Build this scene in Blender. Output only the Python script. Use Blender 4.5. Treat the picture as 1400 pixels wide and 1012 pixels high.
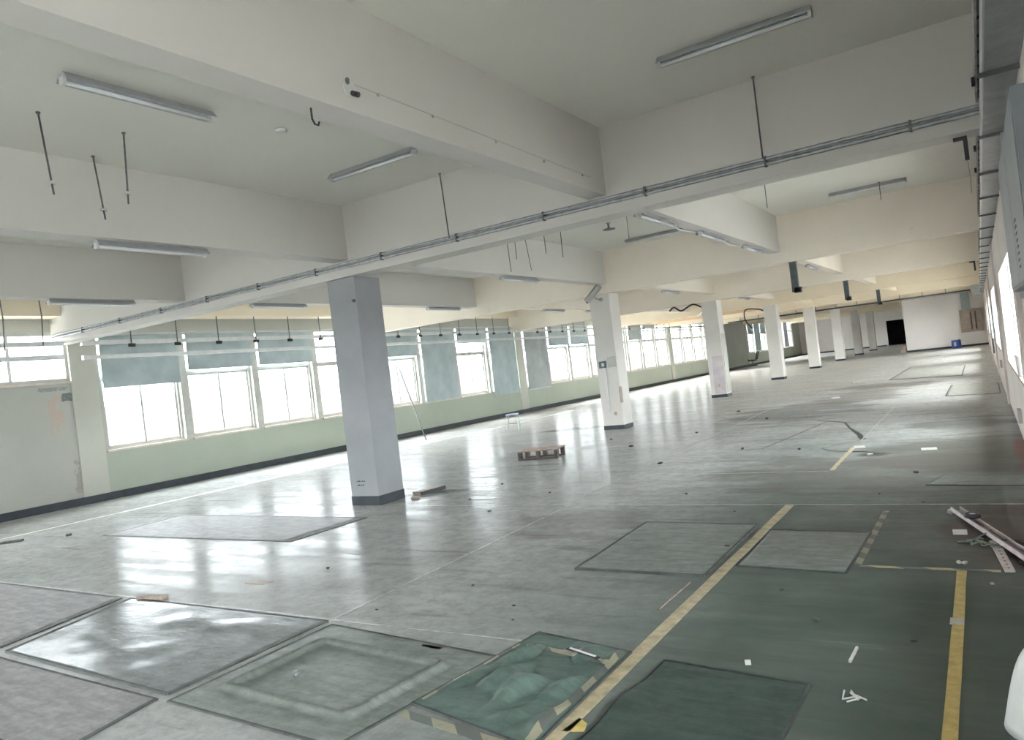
import bpy, bmesh, math, random
from mathutils import Vector, Matrix

# ------------------------------------------------------------------ scene, camera, light
for o in list(bpy.data.objects):
    bpy.data.objects.remove(o, do_unlink=True)
scene = bpy.context.scene
C = scene.collection
random.seed(7)

cam_d = bpy.data.cameras.new('camera')
cam = bpy.data.objects.new('camera', cam_d)
C.objects.link(cam)
RIGHT, DOWN, FWD = (0.8386, 0.5317, -0.1174), (-0.1013, -0.0593, -0.9931), (-0.535, 0.845, 0.0045)
_f = Vector(FWD).normalized()
_r = Vector(RIGHT); _r = (_r - _f * _r.dot(_f)).normalized()
_u = _r.cross(_f)
M = Matrix((( _r.x, _u.x, -_f.x, 0.0), (_r.y, _u.y, -_f.y, 0.0), (_r.z, _u.z, -_f.z, 1.6), (0, 0, 0, 1)))
cam.matrix_world = M
cam_d.sensor_width = 36.0
cam_d.lens = 1016.5 / 1400 * 36.0
cam_d.clip_start = 0.05
cam_d.clip_end = 500
scene.camera = cam

SKY = 5.0
world = bpy.data.worlds.new('overcast_sky')
scene.world = world
world.use_nodes = True
bg = world.node_tree.nodes['Background']
bg.inputs['Color'].default_value = (0.93, 0.965, 1.0, 1)
bg.inputs['Strength'].default_value = SKY

vs = scene.view_settings
vs.view_transform = 'Standard'
vs.look = 'None'
vs.gamma = 1.0
vs.use_curve_mapping = False
vs.exposure = 2.6

# room size (metres); x across, y along the hall, z up
XL, XR, ZC = -15.32, 0.31, 4.17
Y0, S = 7.60, 8.39            # first column row and the bay length
YB, YE = -6.0, 78.5
ZT, ZS = 3.20, 3.42           # undersides of the cross beams and of the long beams

# ------------------------------------------------------------------ helpers
def link(o):
    C.objects.link(o); return o

def tag(o, label=None, cat=None, group=None, kind=None):
    if label: o['label'] = label
    if cat: o['category'] = cat
    if group: o['group'] = group
    if kind: o['kind'] = kind
    return o

def empty(name, loc=(0, 0, 0), rz=0.0):
    o = bpy.data.objects.new(name, None)
    o.empty_display_size = 0.1
    o.location = loc; o.rotation_euler = (0, 0, rz)
    return link(o)

class MB:
    """collects shapes for one mesh"""
    def __init__(self): self.bm = bmesh.new()
    def box(self, x0, x1, y0, y1, z0, z1):
        vs_ = [self.bm.verts.new((x, y, z)) for x in (x0, x1) for y in (y0, y1) for z in (z0, z1)]
        for f in ((0, 1, 3, 2), (4, 6, 7, 5), (0, 4, 5, 1), (2, 3, 7, 6), (0, 2, 6, 4), (1, 5, 7, 3)):
            self.bm.faces.new([vs_[i] for i in f])
        return self
    def bar(self, a, b, w, h):
        """a rectangular bar from a to b, w wide and h high"""
        a = Vector(a); b = Vector(b); d = (b - a).normalized()
        up = Vector((0, 0, 1)) if abs(d.z) < 0.95 else Vector((1, 0, 0))
        s = d.cross(up).normalized(); u = s.cross(d).normalized()
        ring = []
        for p in (a, b):
            ring.append([self.bm.verts.new(p + s * sx * w / 2 + u * sz * h / 2) for sx, sz in ((-1, -1), (1, -1), (1, 1), (-1, 1))])
        for i in range(4):
            j = (i + 1) % 4
            self.bm.faces.new((ring[0][i], ring[0][j], ring[1][j], ring[1][i]))
        self.bm.faces.new(ring[0][::-1]); self.bm.faces.new(ring[1])
        return self
    def tube(self, pts, r, n=8, cap=True):
        pts = [Vector(p) for p in pts]
        rr = r if isinstance(r, (list, tuple)) else [r] * len(pts)
        rings = []
        prev = None
        for i, p in enumerate(pts):
            d = (pts[min(i + 1, len(pts) - 1)] - pts[max(i - 1, 0)]).normalized()
            if prev is None:
                t = Vector((0, 0, 1)) if abs(d.z) < 0.9 else Vector((1, 0, 0))
                s = d.cross(t).normalized()
            else:
                s = (prev - d * prev.dot(d)).normalized()
            prev = s
            u = s.cross(d)
            rings.append([self.bm.verts.new(p + (s * math.cos(2 * math.pi * k / n) + u * math.sin(2 * math.pi * k / n)) * rr[i]) for k in range(n)])
        for a, b in zip(rings, rings[1:]):
            for k in range(n):
                self.bm.faces.new((a[k], a[(k + 1) % n], b[(k + 1) % n], b[k]))
        if cap:
            self.bm.faces.new(rings[0][::-1]); self.bm.faces.new(rings[-1])
        return self
    def lathe(self, prof, c=(0, 0, 0), n=24):
        c = Vector(c); rings = []
        for r, z in prof:
            rings.append([self.bm.verts.new(c + Vector((r * math.cos(2 * math.pi * k / n), r * math.sin(2 * math.pi * k / n), z))) for k in range(n)])
        for a, b in zip(rings, rings[1:]):
            for k in range(n):
                self.bm.faces.new((a[k], a[(k + 1) % n], b[(k + 1) % n], b[k]))
        self.bm.faces.new(rings[0][::-1]); self.bm.faces.new(rings[-1])
        return self
    def torus(self, c, R_, r, n=28, m=8):
        c = Vector(c); g = []
        for i in range(n):
            a = 2 * math.pi * i / n
            g.append([self.bm.verts.new(c + Vector(((R_ + r * math.cos(2 * math.pi * k / m)) * math.cos(a), (R_ + r * math.cos(2 * math.pi * k / m)) * math.sin(a), r * math.sin(2 * math.pi * k / m)))) for k in range(m)])
        for i in range(n):
            for k in range(m):
                self.bm.faces.new((g[i][k], g[(i + 1) % n][k], g[(i + 1) % n][(k + 1) % m], g[i][(k + 1) % m]))
        return self
    def slab(self, poly, z0, z1):
        """a flat polygon with thickness"""
        lo = [self.bm.verts.new((x, y, z0)) for x, y in poly]
        hi = [self.bm.verts.new((x, y, z1)) for x, y in poly]
        self.bm.faces.new(lo[::-1]); self.bm.faces.new(hi)
        n = len(poly)
        for i in range(n):
            j = (i + 1) % n
            self.bm.faces.new((lo[i], lo[j], hi[j], hi[i]))
        return self
    def rock(self, c, r, sq=(1, 1, 1)):
        res = bmesh.ops.create_icosphere(self.bm, subdivisions=1, radius=r)
        for v in res['verts']:
            k = random.uniform(0.7, 1.15)
            v.co = Vector((v.co.x * sq[0] * k, v.co.y * sq[1] * k, v.co.z * sq[2] * k)) + Vector(c)
        return self
    def build(self, name, mat, parent=None, smooth=False, bevel=0.0, loc=None):
        bm = self.bm
        bmesh.ops.recalc_face_normals(bm, faces=bm.faces)
        if bevel:
            bmesh.ops.bevel(bm, geom=list(bm.edges), offset=bevel, segments=2, profile=0.6, affect='EDGES')
        me = bpy.data.meshes.new(name)
        bm.to_mesh(me); bm.free()
        o = bpy.data.objects.new(name, me)
        me.materials.append(mat)
        if smooth:
            for p in me.polygons: p.use_smooth = True
        if parent: o.parent = parent
        if loc: o.location = loc
        return link(o)

def structure(mb, name, mat, parent=None, **k):
    o = mb.build(name, mat, parent, **k)
    if parent is None: o['kind'] = 'structure'
    return o

def dup(root, loc, rz=None):
    """a copy of a thing with copies of its parts and their sub-parts"""
    r = root.copy(); C.objects.link(r); r.location = loc
    if rz is not None: r.rotation_euler = (0, 0, rz)
    for ch in list(root.children):
        c = ch.copy(); C.objects.link(c); c.parent = r
        for g in list(ch.children):
            d = g.copy(); C.objects.link(d); d.parent = c
    return r

# ------------------------------------------------------------------ materials
def new_mat(name):
    m = bpy.data.materials.new(name); m.use_nodes = True
    nt = m.node_tree
    return m, nt, nt.nodes['Principled BSDF']

def N(nt, t, **k):
    n = nt.nodes.new(t)
    for a, b in k.items(): setattr(n, a, b)
    return n

def rgba(c): return (c[0], c[1], c[2], 1.0)

def ramp(nt, fac, stops):
    r = N(nt, 'ShaderNodeValToRGB')
    e = r.color_ramp.elements
    while len(e) < len(stops): e.new(0.5)
    for i, (p, c) in enumerate(stops):
        e[i].position = p; e[i].color = rgba(c)
    nt.links.new(fac, r.inputs['Fac'])
    return r.outputs['Color']

def noise(nt, vec, scale, detail=4.0, rough=0.55, stretch=None):
    if stretch:
        mp = N(nt, 'ShaderNodeMapping'); mp.inputs['Scale'].default_value = stretch
        nt.links.new(vec, mp.inputs['Vector']); vec = mp.outputs['Vector']
    n = N(nt, 'ShaderNodeTexNoise')
    n.inputs['Scale'].default_value = scale; n.inputs['Detail'].default_value = detail; n.inputs['Roughness'].default_value = rough
    nt.links.new(vec, n.inputs['Vector'])
    return n.outputs['Fac']

def mix(nt, fac, a, b, mode='MIX'):
    m = N(nt, 'ShaderNodeMix', data_type='RGBA', blend_type=mode)
    for s, v in ((0, fac), (6, a), (7, b)):
        if hasattr(v, 'is_linked') or hasattr(v, 'links'): nt.links.new(v, m.inputs[s])
        else: m.inputs[s].default_value = v if s == 0 else rgba(v)
    return m.outputs[2]

def math_(nt, op, a, b=None, c=None, clamp=False):
    m = N(nt, 'ShaderNodeMath', operation=op); m.use_clamp = clamp
    for i, v in enumerate((a, b, c)):
        if v is None: continue
        if hasattr(v, 'links'): nt.links.new(v, m.inputs[i])
        else: m.inputs[i].default_value = v
    return m.outputs[0]

def simple(name, col, rough=0.6, metal=0.0, var=0.08, scale=6.0, bump=0.0):
    m, nt, p = new_mat(name)
    tc = N(nt, 'ShaderNodeTexCoord').outputs['Object']
    f = noise(nt, tc, scale)
    lo = tuple(max(0, c * (1 - var * 2)) for c in col); hi = tuple(min(1, c * (1 + var)) for c in col)
    nt.links.new(ramp(nt, f, [(0.3, lo), (0.7, hi)]), p.inputs['Base Color'])
    p.inputs['Roughness'].default_value = rough; p.inputs['Metallic'].default_value = metal
    if bump:
        b = N(nt, 'ShaderNodeBump'); b.inputs['Strength'].default_value = bump; b.inputs['Distance'].default_value = 0.01
        nt.links.new(noise(nt, tc, scale * 6), b.inputs['Height']); nt.links.new(b.outputs['Normal'], p.inputs['Normal'])
    return m

def stripes(name, a, b, direction, freq, wear=0.35):
    """diagonal two-colour tape with wear"""
    m, nt, p = new_mat(name)
    tc = N(nt, 'ShaderNodeTexCoord').outputs['Object']
    sx = N(nt, 'ShaderNodeSeparateXYZ'); nt.links.new(tc, sx.inputs[0])
    s = math_(nt, 'ADD', math_(nt, 'MULTIPLY', sx.outputs[0], direction[0] * freq), math_(nt, 'MULTIPLY', sx.outputs[1], direction[1] * freq))
    s = math_(nt, 'GREATER_THAN', math_(nt, 'FRACT', s), 0.5)
    w = noise(nt, tc, 25)
    wv = math_(nt, 'GREATER_THAN', w, 1 - wear)
    c = mix(nt, s, a, b)
    c = mix(nt, math_(nt, 'MULTIPLY', wv, 0.6), c, (0.13, 0.17, 0.15))
    nt.links.new(c, p.inputs['Base Color']); p.inputs['Roughness'].default_value = 0.45
    return m

def plaster(name, col, dirt=0.25, dado=None, patches=()):
    m, nt, p = new_mat(name)
    tc = N(nt, 'ShaderNodeTexCoord').outputs['Object']
    big = noise(nt, tc, 0.7, 5)
    fine = noise(nt, tc, 9, 6, 0.7)
    c = ramp(nt, big, [(0.3, tuple(x * (1 - dirt * 0.35) for x in col)), (0.65, col)])
    sep = N(nt, 'ShaderNodeSeparateXYZ'); nt.links.new(tc, sep.inputs[0])
    if dado:
        dcol, z, y = dado
        k = math_(nt, 'MULTIPLY', math_(nt, 'LESS_THAN', sep.outputs[2], z), math_(nt, 'GREATER_THAN', sep.outputs[1], y))
        dc = ramp(nt, big, [(0.3, tuple(x * 0.9 for x in dcol)), (0.7, dcol)])
        c = mix(nt, k, c, dc)
    sp = noise(nt, tc, 5, 8, 0.75)
    spk = ramp(nt, sp, [(0.66, (0, 0, 0)), (0.72, (1, 1, 1))])
    c = mix(nt, math_(nt, 'MULTIPLY', spk, dirt), c, (0.36, 0.33, 0.28))
    for (y0, y1, z0, z1, pc, amt) in patches:
        # a peeled patch with ragged edges
        dy = math_(nt, 'DIVIDE', math_(nt, 'ABSOLUTE', math_(nt, 'SUBTRACT', sep.outputs[1], (y0 + y1) / 2)), (y1 - y0) / 2)
        dz = math_(nt, 'DIVIDE', math_(nt, 'ABSOLUTE', math_(nt, 'SUBTRACT', sep.outputs[2], (z0 + z1) / 2)), (z1 - z0) / 2)
        d = math_(nt, 'MAXIMUM', dy, dz)
        d = math_(nt, 'ADD', d, math_(nt, 'MULTIPLY', math_(nt, 'SUBTRACT', fine, 0.5), 1.4))
        k = math_(nt, 'LESS_THAN', d, 0.95)
        k = math_(nt, 'MULTIPLY', k, math_(nt, 'MULTIPLY', math_(nt, 'GREATER_THAN', sp, 0.47), amt))
        c = mix(nt, k, c, pc)
    nt.links.new(c, p.inputs['Base Color'])
    p.inputs['Roughness'].default_value = 0.7
    b = N(nt, 'ShaderNodeBump'); b.inputs['Strength'].default_value = 0.15; b.inputs['Distance'].default_value = 0.01
    nt.links.new(fine, b.inputs['Height']); nt.links.new(b.outputs['Normal'], p.inputs['Normal'])
    return m

CREAM = (0.62, 0.60, 0.56)
m_wall = plaster('plaster_wall', (0.445, 0.45, 0.405), 0.3, dado=((0.41, 0.45, 0.37), 1.0, 8.35),
                 patches=((7.35, 7.62, 1.45, 2.2, (0.50, 0.36, 0.29), 0.7), (7.6, 7.88, 2.08, 2.25, (0.13, 0.15, 0.15), 0.9),
                          (7.7, 8.3, 0.25, 0.9, (0.25, 0.22, 0.18), 0.5), (7.2, 7.8, 2.3, 2.38, (0.2, 0.2, 0.2), 0.6)))
m_wall_r = plaster('plaster_right_wall', (0.74, 0.67, 0.62), 0.35)
m_white_wall = plaster('white_plaster', (0.88, 0.83, 0.79), 0.2)
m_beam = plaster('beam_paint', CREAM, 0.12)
m_beam_mid = plaster('beam_paint_cream', (0.84, 0.765, 0.66), 0.25)  # mid-hall beams: their brighter, warmer light put into the paint colour
m_beam_far = plaster('beam_paint_yellowed', (0.86, 0.745, 0.58), 0.2)  # warm light of far bays and window edge painted into the colour
m_ceil = plaster('ceiling_paint', (0.74, 0.73, 0.66), 0.12)
m_col = plaster('column_paint', (0.70, 0.67, 0.63), 0.4)
m_pier = plaster('pier_paint', (0.52, 0.52, 0.46), 0.4)
m_frame = simple('window_frame_paint', (0.46, 0.46, 0.42), 0.45, 0.0, 0.06)
m_sill = simple('sill_stone', (0.62, 0.54, 0.47), 0.5)
m_base = simple('dark_blue_skirting_paint', (0.022, 0.032, 0.042), 0.5, 0, 0.2)
def cloth(name, col, var, scale):
    m = simple(name, col, 0.8, 0, var, scale)
    nt = m.node_tree; p = nt.nodes['Principled BSDF']
    t = N(nt, 'ShaderNodeBsdfTranslucent'); t.inputs[0].default_value = rgba(tuple(c * 0.9 for c in col))
    ms = N(nt, 'ShaderNodeMixShader'); ms.inputs[0].default_value = 0.08
    nt.links.new(p.outputs[0], ms.inputs[1]); nt.links.new(t.outputs[0], ms.inputs[2])
    nt.links.new(ms.outputs[0], nt.nodes['Material Output'].inputs['Surface'])
    return m
m_blind = cloth('teal_blind_fabric', (0.44, 0.51, 0.52), 0.08, 2.0)
m_blind2 = cloth('grey_blind_fabric', (0.42, 0.45, 0.45), 0.12, 1.5)
m_alu = simple('pale_aluminium', (0.62, 0.63, 0.63), 0.4, 0.5, 0.05)
m_steel = simple('galvanised_steel', (0.42, 0.44, 0.45), 0.42, 0.75, 0.15, 12)
m_tray = simple('grey_tray_paint', (0.36, 0.38, 0.38), 0.45, 0.3, 0.1, 8)
m_traydk = simple('dark_tray_paint', (0.10, 0.12, 0.125), 0.5, 0.3, 0.15, 8)
m_rod = simple('dull_threaded_rod', (0.16, 0.16, 0.16), 0.5, 0.6, 0.15, 20)
m_lampbody = simple('lamp_white_enamel', (0.44, 0.45, 0.46), 0.35, 0.1, 0.05)
m_tube = simple('glass_tube_white', (0.86, 0.88, 0.88), 0.15, 0, 0.02)
m_black = simple('black_plastic', (0.025, 0.027, 0.03), 0.45, 0, 0.2)
m_plastic = simple('white_plastic', (0.66, 0.66, 0.64), 0.4, 0, 0.05)
m_cabinet = simple('cabinet_grey_paint', (0.25, 0.275, 0.29), 0.42, 0.1, 0.06)
m_wood = simple('weathered_pallet_wood', (0.42, 0.33, 0.27), 0.7, 0, 0.25, 9)
m_wooddk = simple('dark_pallet_block', (0.12, 0.10, 0.085), 0.75, 0, 0.25, 9)
m_blue = simple('blue_plastic', (0.05, 0.10, 0.36), 0.35, 0, 0.1)
m_brown = simple('brown_cupboard_board', (0.42, 0.34, 0.27), 0.6, 0, 0.15, 5)
m_paper = simple('crumpled_paper', (0.52, 0.52, 0.49), 0.7, 0, 0.08, 20)
m_pinkmetal = simple('dusty_pale_metal', (0.62, 0.55, 0.54), 0.5, 0.2, 0.12, 14)
m_dirt = simple('brown_dirt', (0.11, 0.085, 0.07), 0.9, 0, 0.3, 14, 0.5)
m_chip = simple('dark_chip', (0.07, 0.075, 0.07), 0.7, 0, 0.3, 20)
m_green_cable = simple('green_grey_cable', (0.20, 0.24, 0.19), 0.5, 0, 0.2, 20)
m_yellow = simple('worn_yellow_tape', (0.56, 0.43, 0.15), 0.45, 0, 0.14, 18)
m_tan = simple('scuffed_tan_tape', (0.46, 0.39, 0.25), 0.42, 0, 0.2, 12)
m_pale = simple('faded_pale_line', (0.40, 0.40, 0.37), 0.35, 0, 0.25, 10)
m_paleyel = simple('faded_cream_line', (0.66, 0.64, 0.53), 0.35, 0, 0.3, 3)
m_crack = simple('dark_crack', (0.045, 0.05, 0.045), 0.6, 0, 0.2, 20)
m_hazard = stripes('hazard_tape', (0.29, 0.27, 0.19), (0.10, 0.11, 0.10), (0.7, 0.7), 5.2)
m_hazard2 = stripes('hazard_tape_faded', (0.45, 0.40, 0.25), (0.10, 0.12, 0.11), (1.0, 1.4), 3.0)

def mat_mat(name, col, rough, bump=0.2, streak=(1, 5, 1), spec=0.5, gloss=0.4):
    m, nt, p = new_mat(name)
    tc = N(nt, 'ShaderNodeTexCoord').outputs['Object']
    f = noise(nt, tc, 3.0, 6, 0.65, streak)
    lo = tuple(c * 0.72 for c in col); hi = tuple(c * 1.25 for c in col)
    mc = ramp(nt, f, [(0.3, lo), (0.7, hi)])
    mo = noise(nt, tc, 8.0, 9, 0.8)
    mc = mix(nt, math_(nt, 'MULTIPLY', ramp(nt, mo, [(0.38, (1, 1, 1)), (0.56, (0, 0, 0))]), 0.45), mc, tuple(c * 0.45 for c in col))
    nt.links.new(mc, p.inputs['Base Color'])
    g = N(nt, 'ShaderNodeMapRange'); g.inputs[3].default_value = rough * 0.75; g.inputs[4].default_value = rough * 1.4
    nt.links.new(noise(nt, tc, 5), g.inputs[0]); nt.links.new(g.outputs[0], p.inputs['Roughness'])
    p.inputs['Specular IOR Level'].default_value = spec
    dust = N(nt, 'ShaderNodeBsdfDiffuse'); nt.links.new(mc, dust.inputs['Color'])
    ms = N(nt, 'ShaderNodeMixShader'); ms.inputs[0].default_value = gloss
    nt.links.new(dust.outputs[0], ms.inputs[1]); nt.links.new(p.outputs[0], ms.inputs[2])
    nt.links.new(ms.outputs[0], nt.nodes['Material Output'].inputs['Surface'])
    b = N(nt, 'ShaderNodeBump'); b.inputs['Strength'].default_value = bump; b.inputs['Distance'].default_value = 0.02
    nt.links.new(noise(nt, tc, 2.2, 5, 0.6, streak), b.inputs['Height']); nt.links.new(b.outputs['Normal'], p.inputs['Normal']); nt.links.new(b.outputs['Normal'], dust.inputs['Normal'])
    return m
m_mat_green = mat_mat('rubber_mat_green', (0.105, 0.15, 0.13), 0.34)
m_mat_grey = mat_mat('rubber_mat_grey_green', (0.22, 0.24, 0.22), 0.30)
m_mat_gloss = mat_mat('rubber_mat_glossy', (0.24, 0.25, 0.25), 0.17, 0.12, (2, 6, 1))
m_mat_brown = mat_mat('rubber_mat_dusty', (0.31, 0.30, 0.30), 0.42, 0.35)
m_mat_beige = mat_mat('rubber_mat_beige', (0.42, 0.41, 0.37), 0.4)
m_mat_dark = mat_mat('rubber_mat_dark_green', (0.055, 0.078, 0.067), 0.42)

def floor_material():
    m, nt, p = new_mat('epoxy_floor')
    tc = N(nt, 'ShaderNodeTexCoord').outputs['Object']
    sep = N(nt, 'ShaderNodeSeparateXYZ'); nt.links.new(tc, sep.inputs[0])
    big = noise(nt, tc, 0.28, 5, 0.6)
    mid = noise(nt, tc, 1.1, 6, 0.65, (0.7, 1.6, 1))
    streak = noise(nt, tc, 1.6, 6, 0.7, (0.35, 3.2, 1))
    fine = noise(nt, tc, 14, 6, 0.7)
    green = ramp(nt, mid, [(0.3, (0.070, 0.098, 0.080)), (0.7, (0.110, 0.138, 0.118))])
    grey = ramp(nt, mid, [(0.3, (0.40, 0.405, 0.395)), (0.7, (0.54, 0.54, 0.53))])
    # worn grey left and far, with the light gradient painted in; near right green
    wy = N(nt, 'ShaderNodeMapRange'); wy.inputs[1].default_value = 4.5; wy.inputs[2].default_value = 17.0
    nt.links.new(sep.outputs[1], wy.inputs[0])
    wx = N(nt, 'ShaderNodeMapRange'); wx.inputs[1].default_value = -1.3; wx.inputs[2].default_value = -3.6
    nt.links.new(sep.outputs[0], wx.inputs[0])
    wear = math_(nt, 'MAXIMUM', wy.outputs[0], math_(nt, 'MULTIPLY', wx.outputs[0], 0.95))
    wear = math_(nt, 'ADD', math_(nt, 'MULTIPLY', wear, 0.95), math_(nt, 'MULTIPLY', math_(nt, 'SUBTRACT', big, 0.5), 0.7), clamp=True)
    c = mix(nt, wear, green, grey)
    # the far part of the hall grades to a paler beige grey
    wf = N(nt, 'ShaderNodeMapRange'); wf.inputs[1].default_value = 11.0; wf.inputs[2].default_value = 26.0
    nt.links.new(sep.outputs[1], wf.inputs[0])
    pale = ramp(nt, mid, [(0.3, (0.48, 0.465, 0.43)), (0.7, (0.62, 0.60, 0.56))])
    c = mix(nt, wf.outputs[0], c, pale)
    # paler, dusty streaks and dark scuffs
    c = mix(nt, math_(nt, 'MULTIPLY', ramp(nt, streak, [(0.52, (0, 0, 0)), (0.72, (1, 1, 1))]), math_(nt, 'MULTIPLY_ADD', wear, 0.35, 0.08)), c, (0.38, 0.38, 0.355))
    c = mix(nt, math_(nt, 'MULTIPLY', ramp(nt, streak, [(0.30, (1, 1, 1)), (0.42, (0, 0, 0))]), 0.5), c, (0.075, 0.078, 0.07))
    scr = noise(nt, tc, 5.0, 7, 0.75, (0.30, 3.5, 1))
    c = mix(nt, math_(nt, 'MULTIPLY', ramp(nt, scr, [(0.30, (1, 1, 1)), (0.39, (0, 0, 0))]), 0.5), c, (0.09, 0.088, 0.08))
    c = mix(nt, math_(nt, 'MULTIPLY', ramp(nt, scr, [(0.60, (0, 0, 0)), (0.70, (1, 1, 1))]), math_(nt, 'MULTIPLY_ADD', wear, 0.35, 0.04)), c, (0.5, 0.5, 0.48))
    mot = noise(nt, tc, 7.0, 9, 0.8)
    c = mix(nt, math_(nt, 'MULTIPLY', ramp(nt, mot, [(0.38, (1, 1, 1)), (0.56, (0, 0, 0))]), 0.35), c, (0.11, 0.10, 0.095))
    # stains and painted-in dimness at set places: x, y, rx, ry, colour, strength
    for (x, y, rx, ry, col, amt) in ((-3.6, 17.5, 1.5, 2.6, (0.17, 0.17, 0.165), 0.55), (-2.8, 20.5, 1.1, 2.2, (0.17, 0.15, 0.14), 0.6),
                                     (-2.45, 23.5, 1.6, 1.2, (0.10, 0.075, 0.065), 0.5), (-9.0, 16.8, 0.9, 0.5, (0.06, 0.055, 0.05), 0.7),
                                     (0.05, 6.6, 0.5, 1.1, (0.13, 0.095, 0.085), 0.7), (-0.3, 10.6, 1.3, 1.8, (0.12, 0.115, 0.10), 0.65),  # broad aisle stains here and next line also paint in right-side dimness
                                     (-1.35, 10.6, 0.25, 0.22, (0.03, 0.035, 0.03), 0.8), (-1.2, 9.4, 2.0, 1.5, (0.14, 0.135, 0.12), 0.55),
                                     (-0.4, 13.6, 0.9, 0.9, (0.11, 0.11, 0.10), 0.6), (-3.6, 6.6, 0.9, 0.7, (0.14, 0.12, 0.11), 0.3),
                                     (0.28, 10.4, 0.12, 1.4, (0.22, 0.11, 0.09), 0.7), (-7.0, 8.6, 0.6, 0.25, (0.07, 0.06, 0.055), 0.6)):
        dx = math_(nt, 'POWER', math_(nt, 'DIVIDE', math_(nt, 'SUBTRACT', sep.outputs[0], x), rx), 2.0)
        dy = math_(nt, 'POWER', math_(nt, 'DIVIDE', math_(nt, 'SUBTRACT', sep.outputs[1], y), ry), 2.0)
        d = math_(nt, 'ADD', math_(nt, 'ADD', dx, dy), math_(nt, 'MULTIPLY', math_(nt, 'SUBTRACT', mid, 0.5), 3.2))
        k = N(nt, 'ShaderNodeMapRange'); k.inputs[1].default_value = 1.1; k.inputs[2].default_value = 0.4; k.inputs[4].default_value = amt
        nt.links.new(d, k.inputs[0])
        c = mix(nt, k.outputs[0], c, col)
    nt.links.new(c, p.inputs['Base Color'])
    r = N(nt, 'ShaderNodeMapRange'); r.inputs[1].default_value = 0.3; r.inputs[2].default_value = 0.75
    r.inputs[3].default_value = 0.13; r.inputs[4].default_value = 0.34
    nt.links.new(math_(nt, 'ADD', math_(nt, 'MULTIPLY', streak, 0.6), math_(nt, 'MULTIPLY', mid, 0.4)), r.inputs[0])
    nt.links.new(r.outputs[0], p.inputs['Roughness'])
    p.inputs['Specular IOR Level'].default_value = 0.45
    b = N(nt, 'ShaderNodeBump'); b.inputs['Strength'].default_value = 0.10; b.inputs['Distance'].default_value = 0.02
    h = math_(nt, 'ADD', noise(nt, tc, 1.3, 4, 0.55, (0.6, 2.2, 1)), math_(nt, 'MULTIPLY', fine, 0.08))
    nt.links.new(h, b.inputs['Height']); nt.links.new(b.outputs['Normal'], p.inputs['Normal'])
    # a film of dust dulls the coating unevenly
    dust = N(nt, 'ShaderNodeBsdfDiffuse'); nt.links.new(c, dust.inputs['Color'])
    dm = N(nt, 'ShaderNodeMapRange'); dm.inputs[1].default_value = 0.35; dm.inputs[2].default_value = 0.7
    dm.inputs[3].default_value = 0.25; dm.inputs[4].default_value = 0.09
    nt.links.new(streak, dm.inputs[0])
    ms = N(nt, 'ShaderNodeMixShader'); nt.links.new(dm.outputs[0], ms.inputs[0])
    nt.links.new(dust.outputs[0], ms.inputs[1]); nt.links.new(p.outputs[0], ms.inputs[2])
    nt.links.new(ms.outputs[0], nt.nodes['Material Output'].inputs['Surface'])
    return m
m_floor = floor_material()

def glass_material():
    m = bpy.data.materials.new('window_glass'); m.use_nodes = True
    nt = m.node_tree; nt.nodes.remove(nt.nodes['Principled BSDF'])
    out = nt.nodes['Material Output']
    t = N(nt, 'ShaderNodeBsdfTransparent'); t.inputs[0].default_value = (0.93, 0.95, 0.95, 1)
    g = N(nt, 'ShaderNodeBsdfGlossy'); g.inputs['Roughness'].default_value = 0.03
    lw_ = N(nt, 'ShaderNodeLayerWeight'); lw_.inputs[0].default_value = 0.5
    fc = math_(nt, 'MULTIPLY_ADD', math_(nt, 'POWER', lw_.outputs['Facing'], 5.0), 0.6, 0.03)
    mx = N(nt, 'ShaderNodeMixShader')
    nt.links.new(fc, mx.inputs[0]); nt.links.new(t.outputs[0], mx.inputs[1]); nt.links.new(g.outputs[0], mx.inputs[2])
    nt.links.new(mx.outputs[0], out.inputs['Surface'])
    return m
m_glass = glass_material()

# ------------------------------------------------------------------ the room
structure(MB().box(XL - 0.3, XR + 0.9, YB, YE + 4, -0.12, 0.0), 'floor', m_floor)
structure(MB().box(XL - 0.3, XR + 0.9, YB - 0.25, YE + 4, ZC, ZC + 0.2), 'ceiling', m_ceil)
structure(MB().box(XL - 0.3, XR + 0.9, YB - 0.25, YB, -0.12, 1.0).box(XL - 0.3, XR + 0.9, YB - 0.25, YB, 1.5, ZC + 0.2), 'wall_back', m_wall)  # unseen window slot added in the back wall to bring in light
bk = MB()
for q in range(9):
    bk.box(XL + q * 1.95 - 0.04, XL + q * 1.95 + 0.04, YB - 0.16, YB - 0.08, 1.0, 1.5)
structure(bk, 'window_frame_back', m_frame)

# left wall: (y0, y1, z0, z1) openings
WW, WP = 1.80, 1.98
openings = []      # (y0, y1, z0, z1)
for i in range(4):
    openings.append((-5.7 + i * 3.5, -2.5 + i * 3.5, 0.99 if i < 2 else 2.48, 3.47))  # unseen openings added for light, the rearmost cut tall
openings[-1] = (5.70, 7.85, 2.48, 3.47)
bays = [k for k in range(8) if k != 5]
for k in bays:
    b0 = 8.41 + S * k
    openings.append((b0, b0 + WP * 3 + WW, 0.99, 3.42))
lw = MB()
ycur = YB
for (a, b, z0, z1) in openings:
    lw.box(XL - 0.24, XL, ycur, a, 0, ZC)
    lw.box(XL - 0.24, XL, a, b, 0, z0)
    lw.box(XL - 0.24, XL, a, b, z1, ZC)
    ycur = b
lw.box(XL - 0.24, XL, ycur, YE + 0.3, 0, ZC)
structure(lw, 'wall_left', m_wall)

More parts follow.
